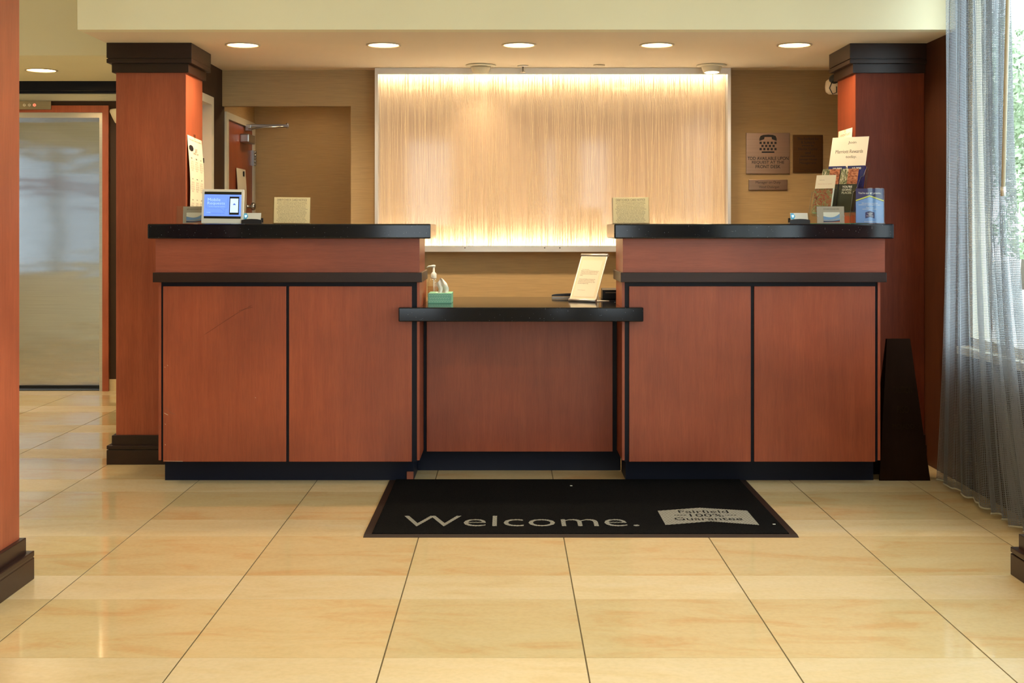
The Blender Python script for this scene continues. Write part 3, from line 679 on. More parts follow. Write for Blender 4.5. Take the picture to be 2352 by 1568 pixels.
def cardholder(label, px0, px1, Y, rz):
    k = S(Y); w_ = (px1 - px0) * k; xc = X((px0 + px1) / 2, Y)
    t = thing('business_card_holder', label, 'card holder', (xc, Y, TZ), rz, 'business card holders')
    pts = [(-w_ / 2, 0), (w_ / 2, 0), (w_ / 2, .020), (w_ * .3, .024), (0, .0255), (-w_ * .3, .024), (-w_ / 2, .020)]
    part('front_lip', B().prism(pts, -.026, -.021), 'black', t, local=True)
    part('tray', B().box(-w_ / 2, w_ / 2, -.021, .022, 0, .008).box(-w_ / 2, w_ / 2, .018, .022, .008, .030), 'black', t, local=True)
    c = 20 * math.pi / 180
    st = B().box(-.044, .044, -.018, .010, .009, .0098)
    for i in range(1): pass
    def card(b_, x0, x1, z0, z1, d): 
        n = len(b_.v)
        for x in (x0, x1):
            for z, yy in ((z0, 0), (z1, 0)): b_.v.append((x, -.018 + z * .42 - d, .010 + z)); 
        for x in (x0, x1):
            for z in (z0, z1): b_.v.append((x, -.013 + z * .42, .010 + z))
        b_.f += [(n, n + 2, n + 3, n + 1), (n + 4, n + 5, n + 7, n + 6), (n, n + 1, n + 5, n + 4), (n + 2, n + 6, n + 7, n + 3), (n + 1, n + 3, n + 7, n + 5), (n, n + 4, n + 6, n + 2)]
        return b_
    part('card_stack', card(B(), -.044, .044, 0, .046, 0), 'white', t, local=True)
    hx = [(-.0435, .044), (-.0435, .014), (-.028, .014), (-.020, .029), (-.028, .044)]
    b_ = B(); b_.v = [(x, -.0184 + z * .42, .010 + z) for x, z in hx]; b_.f = [(0, 1, 2, 3, 4)]
    part('blue_emblem', b_, 'cyan', t, local=True)
    b_ = B(); b_.v = [(x, -.0187 + z * .42, .010 + z) for x, z in ((-.039, .036), (-.037, .024), (-.032, .022), (-.027, .026), (-.026, .036))]; b_.f = [(0, 1, 2, 3, 4)]
    part('white_emblem', b_, 'phonewhite', t, local=True)
cardholder('black business card holder right of the blue-screen display', 556.5, 603, 6.52, 0)
cardholder('black business card holder left of the brochure rack', 1812, 1858, 6.52, 0)
def keycard(label, px0, px1, Y, ins):
    k = S(Y); w_ = (px1 - px0) * k; xc = X((px0 + px1) / 2, Y); h = 41 * k
    t = tilt_empty('key_card_display', label, 'sign', (xc, Y, TZ + .001), 0, .12, 0, 'key card displays on the counters')
    part('grey_insert', B().box(-w_ / 2 + ins, w_ / 2 - .003, -.0006, .0006, .002, h - .002), 'cardgrey', t, local=True)
    part('acrylic_holder', B().box(-w_ / 2, w_ / 2, -.004, -.002, 0, h).box(-w_ / 2, w_ / 2, .0012, .003, 0, h).box(-w_ / 2, w_ / 2, .003, .045, -.001, .0015), 'acrylic', t, local=True)
    cw, chh = .082, .052; c0 = ins / 2 + .003
    kc = part('key_card', B().cham(c0 - cw / 2, c0 + cw / 2, -.0016, -.0008, .006, .006 + chh, .0003), 'white', t, 'white key card with blue waves', local=True)
    def band(f1, f2, mat, d):
        n = 14; pts = [(c0 - cw / 2 + cw * i / n, .006 + chh * f1(i / n)) for i in range(n + 1)] + [(c0 - cw / 2 + cw * i / n, .006 + chh * f2(i / n)) for i in range(n, -1, -1)]
        part('wave_print', B().prism(pts, -.0018 - d, -.0016 - d), mat, kc, local=True)
    wv = lambda u: .62 - .16 * math.sin(u * PI * .8) + .34 * u ** 3
    band(lambda u: .02, wv, 'wave', 0)
    band(lambda u: .10 * (1 - u) ** 2 + .10 + .26 * u * u, lambda u: .20 * (1 - u) + .06 + .40 * u * u, 'cardgrey', .0002)
    band(lambda u: .03, lambda u: .14 * (1 - u) + .02 + .22 * u * u, 'wavedk', .0004)
    band(lambda u: .02, lambda u: .03 + .13 * u * u, 'rust', .0006)
    text('KEYCARD PACKAGE HERE', fl(c0, h - 7 * k, -.0009), cw * .95, 2.4 * k, 'ink', t)
    if ins < .01:
        for sx in (-1, 1): part('screw', B().lathe([(.003, 0), (.003, .0015), (0, .002)], (sx * (w_ / 2 - .006), -.004, h * .42), 10, (PI / 2, 0, 0)), 'chrome', t, local=True)
keycard('clear key card stand left of the blue-screen display', 405, 470, 6.60, .033)
keycard('clear key card stand with screws in front of the brochure rack', 1875, 1941, 6.46, .004)
# digital display
Y = 6.50; k = S(Y); xc = X(510, Y)
t = tilt_empty('digital_display', 'white framed digital display with a lit blue Mobile Requests screen on the left counter', 'display', (xc, Y, TZ + .001), 0, .10, .012)
part('bezel', B().cham(-.1065, .1065, 0, .018, 0, .176, .005), 'white', t, local=True)
sx0, sx1, sz0, sz1 = -42.5 * k, 42.5 * k, 12 * k, 74 * k
scr = part('screen', B().box(sx0, sx1, -.0008, .001, sz0, sz1), 'screendk', t, local=True)
part('slide', B().box(sx0, sx1, -.0012, -.0006, sz0 + 5.5 * k, sz1 - 6.5 * k), 'screen', t, 'lit blue slide', local=True)
part('phone_picture', B().cham(15.5 * k, 38 * k, -.0020, -.0010, 21 * k, 63 * k, .0003), 'screendk', scr, local=True)
part('phone_picture', B().box(17.5 * k, 36 * k, -.0024, -.0018, 26 * k, 58.5 * k), 'phonewhite', scr, local=True)
part('phone_picture', B().prism([(23.5 * k, 43.5 * k), (25 * k, 46 * k), (27 * k, 47.5 * k), (29 * k, 46 * k), (30.5 * k, 43.5 * k)], -.0028, -.0024), 'screenoutline', scr, local=True)
bub = [(-38, 36), (-38, 62), (11, 62), (11, 36), (5.5, 36), (5, 27), (-6, 36)]
for i in range(len(bub)):
    a, b_ = bub[i], bub[(i + 1) % len(bub)]
    part('bubble_outline', B().tube([(a[0] * k, -.0014, a[1] * k), (b_[0] * k, -.0014, b_[1] * k)], .0005, 4), 'screenoutline', scr, local=True)
text('Mobile', fl(-20 * k, 55.5 * k, -.0016), 29 * k, 7 * k, 'screenline', t)
text('Requests', fl(-15 * k, 46.5 * k, -.0016), 40 * k, 8 * k, 'screenline', t)
text('at your fingertips anytime', fl(-13 * k, 39.5 * k, -.0016), 37 * k, 2.4 * k, 'screenline', t)
text('Download the app today', fl(-10 * k, 24 * k, -.0016), 30 * k, 2.6 * k, 'screenoutline', t)
text('hotel', fl(-32 * k, 26 * k, -.0016), 8 * k, 2.2 * k, 'screenline', t)
part('stand', B().box(-.03, .03, .018, .06, 0, .006).tube([(0, .055, .004), (0, .018, .09)], .004), 'white', t, local=True)
# guest promise sign
Y = 6.46; k = S(Y); xc = X(1998, Y); w_ = 64 * k; h = 81 * k
t = tilt_empty('promise_sign', 'blue upright sign reading You\u2019re our #1 priority at the right end of the counter', 'sign', (xc, Y, TZ + .001), 0, .06, .01)
part('print', B().box(-w_ / 2, w_ / 2, -.0006, .0006, .004, h), 'navy', t, 'navy blue printed sheet', local=True)
part('acrylic_holder', B().box(-w_ / 2 - .004, w_ / 2 + .004, -.0035, -.0012, 0, h + .003).box(-w_ / 2 - .004, w_ / 2 + .004, .0012, .0035, 0, h + .003).box(-w_ / 2 - .002, w_ / 2 + .002, -.03, .035, -.001, .0015), 'acrylic', t, local=True)
ap, sh = h - 19.5 * k, h - 30.5 * k
part('light_blue_field', B().prism([(-w_ / 2, .004), (w_ / 2, .004), (w_ / 2, sh), (0, ap), (-w_ / 2, sh)], -.0009, -.0006), 'sky', t, local=True)
part('yellow_chevron', B().prism([(-w_ / 2, sh + 1 * k), (0, ap + 1 * k), (w_ / 2, sh + 1 * k), (w_ / 2, sh + 4 * k), (0, ap + 4 * k), (-w_ / 2, sh + 4 * k)], -.0010, -.0007), 'yellow', t, local=True)
text('You\'re our #1 priority.', fl(0, h - 11 * k, -.0012), 53 * k, 6 * k, 'white', t, bold=.012)
text('We promise you\'ll be\nsatisfied or we\'ll make it right.', fl(0, h - 36 * k, -.0012), 52 * k, 7 * k, 'white', t)
text('That is our\ncommitment to you.', fl(0, h - 46 * k, -.0012), 34 * k, 6 * k, 'white', t)
ez = 12 * k
part('emblem', B().prism([(-10.5 * k, ez), (0, ez + 3.5 * k), (10.5 * k, ez), (10.5 * k, ez + 14 * k), (0, ez + 17.5 * k), (-10.5 * k, ez + 14 * k)], -.0011, -.0008), 'navy', t, local=True)
text('Fairfield\n100%\nGuarantee', fl(0, ez + 9 * k, -.0014), 16 * k, 7.5 * k, 'white', t)
text('fairfieldinn.com', fl(0, 5 * k, -.0012), 26 * k, 2.2 * k, 'white', t)
# brochure rack -------------------------------------------------------
RK = (1.702, 6.66, TZ); RZ = -35 * PI / 180
rk = thing('brochure_rack', 'clear tiered brochure rack at the right end of the right counter', 'rack', RK, RZ)
LA = 20 * PI / 180
def lean_box(b_, x0, x1, s0, s1, y, z, d0, d1):
    """slab leaning back by LA; s along its height, d across its thickness"""
    n = len(b_.v); u = Vector((0, math.sin(LA), math.cos(LA))); nn = Vector((0, math.cos(LA), -math.sin(LA)))
    for d in (d0, d1):
        for s in (s0, s1):
            for x in (x0, x1): p = Vector((x, y, z)) + u * s + nn * d; b_.v.append(tuple(p))
    b_.f += [tuple(n + i for i in q) for q in ((0, 1, 3, 2), (4, 6, 7, 5), (0, 4, 5, 1), (2, 3, 7, 6), (0, 2, 6, 4), (1, 5, 7, 3))]
    return b_
part('base_plate', B().box(-.115, .115, -.105, .16, 0, .004), 'green_edge', rk, 'green tinted edge of the clear base', local=True)
for sx in (-.112, .108):
    part('side_wall', B().prism([(-.10, .004), (-.10, .05), (-.055, .165), (-.02, .17), (.06, .245), (.10, .25), (.15, .30), (.155, .28), (.10, .10), (.05, .004)], sx, sx + .003, 'x'), 'acrylic', rk, local=True)
    part('side_edge', B().tube([(sx + .0015, a, c) for a, c in ((-.10, .004), (-.10, .05), (-.055, .165), (-.02, .17), (.06, .245), (.10, .25), (.15, .30), (.155, .28), (.10, .10), (.05, .004))], .0011, 5), 'edge', rk, 'dark edge of the clear side', local=True)
rows = ((-.055, .055), (.015, .062), (.085, .075))
for i, (y, z) in enumerate(rows):
    part('pocket', lean_box(lean_box(B(), -.108, .108, -.01, .122, y, z, -.022, -.0195), -.108, .108, -.012, -.009, y, z, -.022, .012), 'acrylic', rk, local=True)
part('back_wall', lean_box(B(), -.108, .108, 0, .26, .12, .08, -.002, 0), 'acrylic', rk, local=True)
def paper(name, label, group, x, wd, s1, row, mat, dd=0, off=0, cat='brochure'):
    y, z = rows[row]
    o = thing(name, label, cat, RK, RZ, group); th = .012
    part('cover', lean_box(B(), x, x + wd, 0, s1, y, z, -.016 + off, -.0155 + off), mat, o, local=True)
    part('pages', lean_box(B(), x, x + wd, 0, s1, y, z, -.0154 + off, .004 + off - dd), 'navy' if mat != 'flower' else 'sheet', o, local=True)
    u = Vector((0, math.sin(LA), math.cos(LA))); nn = Vector((0, math.cos(LA), -math.sin(LA)))
    mp = lambda xx, s, d=-.0165: tuple(Vector((xx, y, z)) + u * s + nn * (d + off))
    return o, mp
for x, lb in ((-.100, 'navy blue points brochure in the back row of the rack, left one'), (.005, 'navy blue points brochure in the back row of the rack, right one')):
    o, mp = paper('brochure', lb, 'brochures in the rack', x, .093, .242, 2, 'navy')
    text('10,000', lambda u, v: mp(x + .050 + u, .226 + v), .048, .014, 'white', o, bold=.03)
for x, lb in ((-.104, 'brochure with a waterfall and red rock photo, half hidden behind the white card'), (-.004, 'brochure with a red rock photo reading You\u2019re going places')):
    o, mp = paper('brochure', lb, 'brochures in the rack', x, .096, .236, 1, 'forest')
    y, z = rows[1]
    part('photo', lean_box(B(), x, x + .040, .150, .236, y, z, -.0168, -.0162), 'fall', o, 'waterfall photo', local=True)
    part('photo', lean_box(B(), x + .040, x + .096, .150, .236, y, z, -.0168, -.0162), 'rock', o, 'red rock photo', local=True)
    text('YOU\'RE\nGOING\nPLACES.', lambda u, v: mp(x + .046 + u, .118 + v, -.0170), .055, .046, 'white', o, align='LEFT', bold=.03)
o, mp = paper('brochure', 'brochure with a red and green garden photo in the front pocket', 'brochures in the rack', -.106, .098, .165, 0, 'flower')
o = thing('price_card', 'small white card with faint print at the front of the brochure rack', 'card', RK, RZ)
part('card', lean_box(B(), -.104, .002, .130, .205, rows[0][0], rows[0][1], -.0215, -.0205), 'sheet2', o, local=True)
u_ = Vector((0, math.sin(LA), math.cos(LA))); n_ = Vector((0, math.cos(LA), -math.sin(LA)))
mp0 = lambda xx, s, d: tuple(Vector((xx, rows[0][0], rows[0][1])) + u_ * s + n_ * d)
text('Please be our guest', lambda u, v: mp0(-.052 + u, .155 + v, -.0218), .075, .004, 'redink', o)
text('welcome', lambda u, v: mp0(-.072 + u, .178 + v, -.0218), .028, .004, 'greyink', o)
o = thing('rewards_poster', 'tall cream rewards card standing at the back of the brochure rack', 'sign', RK, RZ)
part('card', lean_box(B(), -.112, .088, .02, .388, .115, .10, -.004, -.002), 'sheet2', o, local=True)
mp1 = lambda xx, s, d=-.0044: tuple(Vector((xx, .115, .10)) + u_ * s + n_ * d)
text('Join', lambda u, v: mp1(.0 + u, .355 + v), .045, .018, 'greyink', o)
text('Marriott Rewards', lambda u, v: mp1(-.010 + u, .305 + v), .150, .020, 'greyink', o)
text('today.', lambda u, v: mp1(.005 + u, .272 + v), .060, .020, 'greyink', o)
text('Marriott', lambda u, v: mp1(.050 + u, .215 + v), .040, .010, 'redink', o)
text('REWARDS', lambda u, v: mp1(.050 + u, .198 + v), .070, .008, 'redink', o)
text('MarriottRewards.com', lambda u, v: mp1(-.070 + u, .178 + v), .070, .006, 'redink', o)
# taped calendars on the columns --------------------------------------
def calendar(label, xw, sgn, Ya, Yb, z0, z1, curl):
    """sheet on a column side face; sgn = outward x direction; u runs from the near edge Ya to the far edge Yb"""
    t = thing('paper_calendar', label, 'calendar', (xw, (Ya + Yb) / 2, z0), 0, 'paper calendars taped to the columns')
    def fn(u, v, d=0.0):
        bulge = curl * math.sin(v * PI * 1.0) * .6 + curl * .8 * (1 - v) ** 2 * (.4 + .6 * (1 - u)) + .002
        sag = -.012 * u * v if sgn > 0 else 0
        return (xw + sgn * (bulge + d), Ya + (Yb - Ya) * u + .004 * math.sin(v * 5), z0 + (z1 - z0) * v + sag)
    part('sheet', B().grid(lambda u, v: fn(u, v), 8, 20), 'sheet', t)
    part('tape', B().box(min(xw, xw + sgn * .003), max(xw, xw + sgn * .003), (Ya + Yb) / 2 - .02, (Ya + Yb) / 2 + .02, z1 - .018, z1 + .012), 'acrylic', t)
    o0 = ORI[t][0]; W_, H_ = abs(Yb - Ya), z1 - z0
    def tl(body, uc, vc, ww, hh, m='greyink', bold=0):
        def f2(a, b_):
            if sgn < 0: a = -a
            p = Vector(fn(uc + a / W_, vc + b_ / H_, .0012)) - o0; return tuple(p)
        text(body, f2, ww, hh, m, t, bold=bold)
    if sgn > 0:
        tl('FUN AROUND TOWN', .5, .955, W_ * .8, .008); tl('2017', .52, .83, W_ * .18, .022); tl('EVENT LIST', .5, .785, W_ * .36, .010, 'ink')
        e_ = B(); 
        for q in range(7):
            a = q * .9; n = len(e_.v); cc = (.20 + .07 * math.cos(a), .845 + .022 * math.sin(a))
            pts = [fn(cc[0] + .09 * math.cos(j * PI / 4), cc[1] + .018 * math.sin(j * PI / 4), .0015) for j in range(8)]
            e_.v += pts; e_.f.append(tuple(range(n, n + 8)))
        part('dark_emblem', e_, 'ink', t)
    else:
        tl('EVENT LIST', .45, .93, W_ * .7, .012); tl('2017', .45, .86, W_ * .3, .016)
    mon = [('Mar', 'Feb', 'Jan'), ('Apr', 'May', 'Jun'), ('Sep', 'Aug', 'Jul')]
    for r in range(3):
        for c in range(3):
            uc, vc = .18 + .32 * c, .72 - .265 * r
            tl(mon[r][c], uc, vc, .03, .009, 'ink', .02)
            tl('1 2 3 4 5 6 7\n8 9 10 11 12\n15 16 17 18 19\n22 23 24 25 26\n29 30 31', uc, vc - .10, W_ * .24, H_ * .13)
calendar('long curling white event calendar taped to the column beside the left counter', -1.774, 1, 7.095, 7.43, 1.37, 1.812, .018)
calendar('white printed sheet taped to the right column, half hidden behind the rewards card', 1.918, -1, 7.15, 7.45, 1.43, 1.855, .012)
t = thing('door_notice', 'small printed paper taped to the brown door in the passage', 'paper', (-1.836, 8.82, 1.5))
part('sheet', B().grid(lambda u, v: (-1.830 + .006 * math.sin(v * 4), 8.66 + .30 * u + .01 * v, 1.40 + .305 * v), 4, 8), 'sheet', t)
part('print', B().box(-1.8295, -1.826, 8.87, 8.90, 1.655, 1.69), 'ink', t)
# ================================================================== ON THE LOW WORKTOP
WZ = .8976
t = thing('tissue_box', 'small mint green patterned tissue box on the low worktop', 'tissue box', (-.3605, 6.88, WZ))
x0, x1, y0, y1, hh = -.062, .062, -.106, .106, .0528
part('carton', B().cham(x0, x1, y0, y1, 0, hh, .002), 'mint', t, local=True)
vv = B()
random.seed(3)
for i in range(9):
    for j in range(3):
        cx_ = x0 + .009 + i * .0135 + (j % 2) * .005; cz_ = .008 + j * .0155
        if cx_ > x1 - .006: continue
        for s_ in (-1, 1):
            d = .0045 * s_; n = len(vv.v)
            vv.v += [(cx_, -.1065, cz_), (cx_ + .0012 * s_, -.1065, cz_), (cx_ + d + .0012 * s_, -.1065, cz_ + .0085), (cx_ + d, -.1065, cz_ + .0095)]
            vv.f.append((n, n + 1, n + 2, n + 3) if s_ > 0 else (n + 3, n + 2, n + 1, n))
part('leaf_print', vv, 'mintlight', t, kind='stuff', local=True)
part('opening', B().prism([(.028 * math.cos(a * PI / 10), .07 * math.sin(a * PI / 10)) for a in range(20)], hh, hh + .0006, 'z'), 'mintlight', t, local=True)
def lerp_t(tb, v):
    for (a, x), (b_, y) in zip(tb, tb[1:]):
        if v <= b_: return x + (y - x) * (v - a) / (b_ - a)
    return tb[-1][1]
def tf(u, v):
    l = lerp_t([(0, -.002), (.5, -.013), (.8, -.010), (1, -.002)], v); r = lerp_t([(0, .036), (.12, .044), (.35, .044), (.65, .034), (.9, .016), (1, .006)], v)
    return (l + (r - l) * u, -.03 + .016 * math.sin(u * 5 + 1) * (1 - .5 * v) + .006 * math.sin(9 * v), hh + .079 * v - .001)
def tf2(u, v):
    return (-.016 + .022 * u + .006 * math.sin(v * 5), -.045 + .02 * abs(u - .5) + .01 * v, hh + .070 * v * (.75 + .25 * u) - .001)
part('tissue', B().grid(tf, 20, 14).grid(tf2, 8, 12), 'tissue', t, local=True)
t = thing('sanitizer_bottle', 'clear pump bottle of hand sanitizer behind the tissue box', 'bottle', (-.4105, 7.09, WZ))
part('bottle', B().lathe([(0, 0), (.031, .001), (.034, .006), (.034, .104), (.031, .114), (.016, .120), (.0135, .122), (.0135, .126)], seg=28), 'acrylic', t, local=True)
part('gel', B().lathe([(0, .003), (.031, .004), (.031, .100), (0, .101)], seg=28), acrylic('clear_gel', (.985, .96, .93, 1)), t, local=True)
part('label_print', B().lathe([(.0345, .018), (.0345, .078)], seg=28, ring=True), acrylic('printed_clear_label', (.93, .84, .78, 1)), t, local=True)
part('pump_collar', B().lathe([(.0145, .120), (.016, .124), (.0155, .146), (.009, .154), (.0065, .156), (.0060, .184), (0, .186)], seg=24), 'white', t, local=True)
part('pump_spout', B().tube([(.009, 0, .186), (0, 0, .188), (-.015, 0, .188), (-.030, 0, .186), (-.037, 0, .180)], [.0075, .008, .005, .0042, .0035], 10), 'white', t, local=True)
part('dip_tube', B().tube([(0, 0, .01), (0, 0, .115)], .0035, 8), 'white', t, local=True)
# framed letter
FL = (.334, 6.98, WZ); FR = -38 * PI / 180; FA = 26 * PI / 180
t = thing('framed_letter', 'tilted silver scroll frame holding a printed letter on the low worktop', 'sign', FL, FR)
LW, LL = .172, .268; fu = Vector((0, math.sin(FA), math.cos(FA))); fn_ = Vector((0, -math.cos(FA), math.sin(FA)))
def fb(x0, x1, s0, s1, d0, d1):
    b_ = B(); n = 0
    for d in (d0, d1):
        for s in (s0, s1):
            for x in (x0, x1): b_.v.append(tuple(Vector((x, 0, .006)) + fu * s + fn_ * d))
    b_.f = [(0, 2, 3, 1), (4, 5, 7, 6), (0, 1, 5, 4), (2, 6, 7, 3), (0, 4, 6, 2), (1, 3, 7, 5)]; return b_
part('back_plate', fb(0, LW, 0, LL, 0, .003), 'alu', t, local=True)
part('mount', fb(.006, LW - .006, .008, LL - .008, .003, .0038), 'sheet', t, local=True)
part('letter', fb(.020, LW - .020, .022, LL - .030, .0038, .0044), flat_mat('letter_paper', (.86, .76, .60, 1), .6), t, local=True)
for s, z_ in ((0, 0), (LL, 0)):
    p = Vector((0, 0, .0085)) + fu * s
    part('rolled_edge', B().tube([tuple(p + Vector((-.002, 0, 0))), tuple(p + Vector((LW + .002, 0, 0)))], .0082, 14), 'alu', t, local=True)
part('back_leg', B().box(.05, LW - .02, .0, .16, 0, .003).tube([(LW / 2, .155, .002), (LW / 2, .10, .19)], .004), 'alu', t, local=True)
lt = lambda x, s: (lambda u, v: tuple(Vector((x + u, 0, .006)) + fu * (s + v) + fn_ * .0048))
text('Dear Valued Guest,', lt(.055, .183), .045, .004, 'greyink', t)
text('Welcome to our hotel. We want your stay here to be\nthe very best it can be, so please let us know if there\nis anything that we can do to make your visit more\npleasant.', lt(.085, .160), .115, .033, 'greyink', t, align='LEFT')
text('Should you need anything at all during your stay,\nplease dial 0 or stop by and see us at the desk.\nOur staff is here for you at any time, day or night,\nand would be delighted to help.', lt(.082, .112), .110, .033, 'greyink', t, align='LEFT')
text('The Hotel Management', lt(.062, .060), .050, .004, 'greyink', t)
t = thing('stapler', 'dark stapler lying behind the framed letter on the low worktop', 'stapler', (.32, 7.34, WZ))
part('base', B().cham(.250, .415, 7.325, 7.358, WZ, WZ + .006, .002), 'chrome', t)
part('arm', B().prism([(.248, WZ + .010), (.252, WZ + .018), (.275, WZ + .022), (.40, WZ + .028), (.415, WZ + .024), (.415, WZ + .006), (.39, WZ + .008)], 7.328, 7.355, 'y'), 'black', t)
t = thing('card_terminal', 'black card reader on the low worktop beside the right counter', 'card reader', (.57, 7.18, WZ))
part('housing', B().prism([(7.125, 0), (7.24, 0), (7.24, .045), (7.215, .062), (7.125, .055)], .523, .63, 'x').v and B().prism([(7.125, WZ + .004), (7.24, WZ), (7.24, WZ + .045), (7.215, WZ + .062), (7.12, WZ + .055)], .523, .63, 'x'), 'black', t)
part('keypad', B().box(.54, .615, 7.116, 7.1235, WZ + .038, WZ + .042), 'greyink', t)
for a in (.545, .588): part('indicator_dot', B().lathe([(.002, 0), (.002, .002), (0, .002)], (a, 7.123, WZ + .047), 8, (PI / 2, 0, 0)), 'white', t)
# ================================================================== WELCOME MAT
mx0, mx1, my0, my1 = -.606, 1.216, 5.366, 6.592
t = thing('welcome_mat', 'large black entrance mat reading Welcome on the tiles before the desk', 'doormat', ((mx0 + mx1) / 2, (my0 + my1) / 2, 0))
part('rubber_border', B().prism([(my0, 0), (my0 + .035, .006), (my1 - .02, .006), (my1, 0)], mx0, mx1, 'x'), 'rubber', t)
part('pile', B().cham(mx0 + .032, mx1 - .032, my0 + .040, my1 - .012, .001, .0095, .003), 'pile', t)
random.seed(11)
def mat_pt(px, py, z=.0102):
    Yp = (H - z) * F / (py - CY); return X(px, Yp), Yp
mc = ORI[t][0]
xa, ya = mat_pt(920, 1208); xb, _ = mat_pt(1470, 1208); _, yt = mat_pt(900, 1184)
text('Welcome.', lambda u, v: ((xa + xb) / 2 + u - mc.x, (ya + yt) / 2 + v - mc.y, .0100), (xb - xa), (yt - ya), 'fleck', t, bold=-.006)
fp = [mat_pt(*p) for p in ((1510.6, 1172.5), (1607, 1165.5), (1716, 1172), (1744, 1205), (1632, 1196.5), (1528.5, 1205))]
part('flag_patch', B().prism([p for p in reversed(fp)], .0092, .0100, 'z'), 'fleck', t)
fx = (fp[0][0] + fp[2][0] + fp[3][0] + fp[5][0]) / 4 - .01; fyt, fyb = fp[1][1], fp[4][1]
for s_, px_, py_, ww in (('Fairfield', 1615, 1174.5, .225), ('100%', 1623, 1183, .150), ('Guarantee', 1627, 1191, .300)):
    fx, yc = mat_pt(px_, py_)
    text(s_, lambda u, v: (fx + u - mc.x, yc + v - mc.y, .0104), ww, .056, 'pile', t)
part('stitching', B().box(*sorted((mat_pt(1549, 1183)[0], mat_pt(1578, 1183)[0])), mat_pt(1, 1183)[1], mat_pt(1, 1182.4)[1], .0100, .0104).box(*sorted((mat_pt(1666, 1183)[0], mat_pt(1692, 1183)[0])), mat_pt(1, 1183)[1], mat_pt(1, 1182.4)[1], .0100, .0104), 'pile', t)
for px, py in ((1312, 1115.5), (1778, 1204)):
    a, b_ = mat_pt(px, py)
    o = part('lint', B().cham(a - .006, a + .006, b_ - .004, b_ + .004, .0098, .0125, .001), 'white', t)
# ================================================================== FOLDED FLOOR SIGN
t = thing('folding_floor_sign', 'dark folded floor sign standing between the right counter and the curtain', 'sign', (2.035, 6.66, 0))
def trap(y0, y1, ytop):
    b_ = B(); n = 0
    bt = [(1.905, 0), (2.165, 0)]; tp = [(1.965, .72), (2.085, .72)]
    for (xx, zz), dy in ((bt[0], 0), (bt[1], 0), (tp[1], 1), (tp[0], 1)):
        for d in (0, .012): b_.v.append((xx, (y0 if not dy else ytop) + d, zz))
    b_.f = [(0, 2, 4, 6), (1, 7, 5, 3), (0, 1, 3, 2), (2, 3, 5, 4), (4, 5, 7, 6), (6, 7, 1, 0)]; return b_
part('front_leaf', trap(6.585, 0, 6.66), 'signdark', t); part('rear_leaf', trap(6.76, 0, 6.672), 'signdark', t)
sl = (6.66 - 6.585) / .72
for s_, zz, wq in (('CAUTION', .46, .10), ('PISO', .36, .06), ('MOJADO', .27, .11)):
    text(s_, lambda u, v: (2.035 + u - 2.035, 6.582 + sl * (zz + v) - 6.66, zz + v), wq, .035, 'olive', t)
# ================================================================== CURTAIN
def curtain_path(n):
    """plan of the folded mesh: y from the wall corner towards the viewer"""
    pts = []
    random.seed(21)
    segs = []
    y = 0.0
    while y < 1.0:
        d = random.uniform(.030, .060); segs.append((y, random.uniform(.025, .06))); y += d
    return segs
rng = random.Random(5)
ph = [rng.uniform(0, 6.28) for _ in range(5)]
def cur(u, v):
    # u 0..1 along, v 0 bottom..1 top
    yt_, yb_ = 6.36 - .76 * u, 6.485 - 1.36 * u
    flare = (1 - v) ** 3.5
    y = yt_ * (1 - flare) + yb_ * flare
    a = .036 * (.55 + .45 * math.sin(5 * u + ph[0])) * (.85 + .3 * flare)
    x = 2.175 + a * math.sin(2 * PI * 12 * u + 1.3 * math.sin(7 * u + ph[1]) + .5 * (1 - v) * math.sin(9 * u + ph[2])) * .8 + .012 * math.sin(40 * u + 3 * v)
    y += .020 * math.sin(2 * PI * 12 * u + 1.2 + ph[3]) + .01 * math.sin(23 * u + 2.5 * v)
    z = .022 + (2.892 - .022) * v
    return (x, y, z)
NU, NV = 420, 26
cb = B().grid(cur, NU, NV)
cme = cb.mesh('curtain')
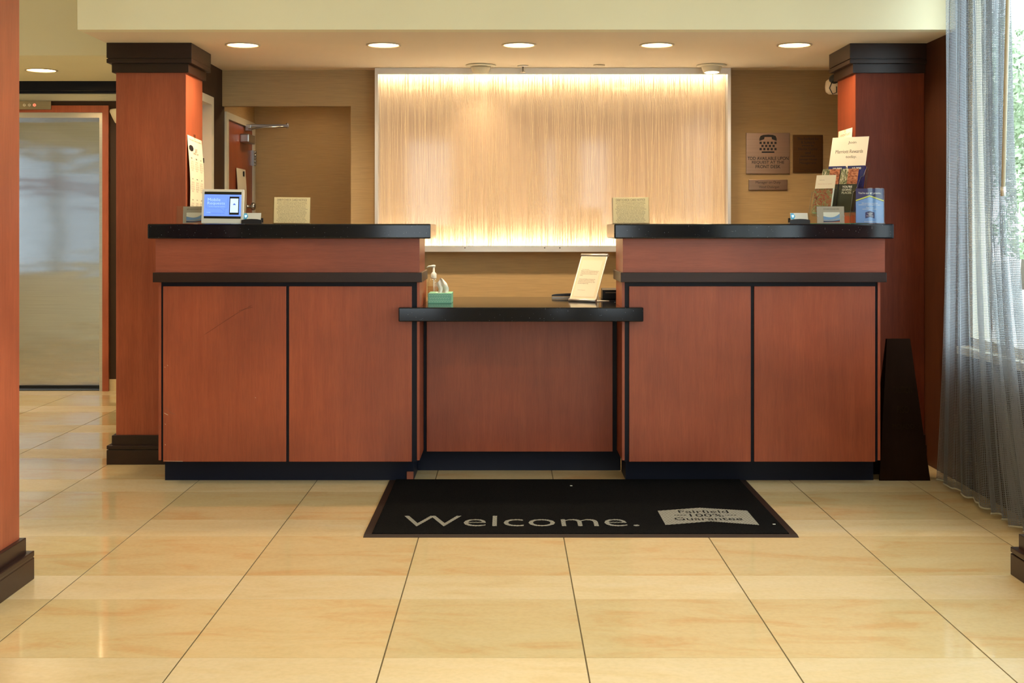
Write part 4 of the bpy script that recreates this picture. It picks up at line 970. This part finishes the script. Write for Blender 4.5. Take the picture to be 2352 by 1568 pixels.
# uv: thread counts along real lengths
us = [0.0]
for i in range(NU):
    p, q = Vector(cur(i / NU, .3)), Vector(cur((i + 1) / NU, .3)); us.append(us[-1] + (q - p).length)
PITCH = .0076
uvl = cme.uv_layers.new(name='UVMap')
for poly in cme.polygons:
    for li in poly.loop_indices:
        vi = cme.loops[li].vertex_index; i, j = divmod(vi, NV + 1)
        uvl.data[li].uv = (us[i] / .0060, (.022 + 2.878 * j / NV) / PITCH)
ct = thing('mesh_curtain', 'silvery grey open mesh curtain hanging in folds at the window', 'curtain', (2.185, 5.9, 2.90))
cme.transform(Matrix.Translation((-2.185, -5.9, -2.90)))
link('drape', cme, 'mesh', ct)
hm = B()
for i in range(0, NU, 1):
    pass
part('hem', B().tube([Vector(cur(i / 210, 0)) + Vector((0, 0, .002)) for i in range(211)], .004, 5), flat_mat('hem_cord', (.40, .36, .26, 1), .8), ct)
tk = thing('curtain_track', 'white curtain track fixed to the lobby ceiling above the window', 'curtain track', (2.19, 4.9, 2.95))
part('rail', B().box(2.165, 2.215, 4.85, 6.50, 2.895, 2.95), 'whitepaint', tk)
wd = thing('curtain_wand', 'long beige curtain wand hanging at the near edge of the mesh curtain', 'rod', (2.15, 5.52, 1.44))
part('rod', B().tube([(2.145, 5.47, 2.90), (2.12, 5.50, 1.46)], .0085, 12), flat_mat('beige_rod', (.52, .47, .34, 1), .5), wd)
part('tip', B().tube([(2.12, 5.50, 1.47), (2.1195, 5.5005, 1.43)], .011, 12), 'alu', wd)
# ================================================================== OUTSIDE
struct('ground', B().box(2.46, 60, -30, 60, -.3, -.15), 'ground')
def tree(x, y, h, r, label, seed):
    rg = random.Random(seed)
    t = thing('tree', label, 'tree', (x, y, -.15), 0, 'trees outside the window')
    part('trunk', B().tube([(0, 0, 0), (.1, 0, h * .35), (0, .1, h * .8)], [.16, .12, .04], 8), 'bark', t, local=True)
    b_ = B()
    cl_ = [(rg.uniform(-r, r) * .7, rg.uniform(-r, r) * .7, h * rg.uniform(.30, 1.0), rg.uniform(.4, .8) * r * .6) for _ in range(26)]
    for k_ in range(15000):
        c_ = cl_[k_ % 26]; d = Vector((rg.gauss(0, 1), rg.gauss(0, 1), rg.gauss(0, 1))).normalized() * c_[3] * rg.uniform(.6, 1)
        p = Vector(c_[:3]) + d; a = Vector((rg.gauss(0, 1), rg.gauss(0, 1), rg.gauss(0, 1))).normalized() * .065; q = a.orthogonal().normalized() * .04
        n = len(b_.v); b_.v += [tuple(p - a), tuple(p + q), tuple(p + a), tuple(p - q)]; b_.f.append((n, n + 1, n + 2, n + 3))
    part('foliage', b_, 'leaf', t, kind='stuff', local=True)
tree(9.4, 21.5, 4.6, 2.0, 'pale green tree seen through the window beyond the curtain, nearer one', 1)
tree(12.5, 31, 6.5, 3.0, 'pale green tree seen through the window beyond the curtain, farther one', 2)
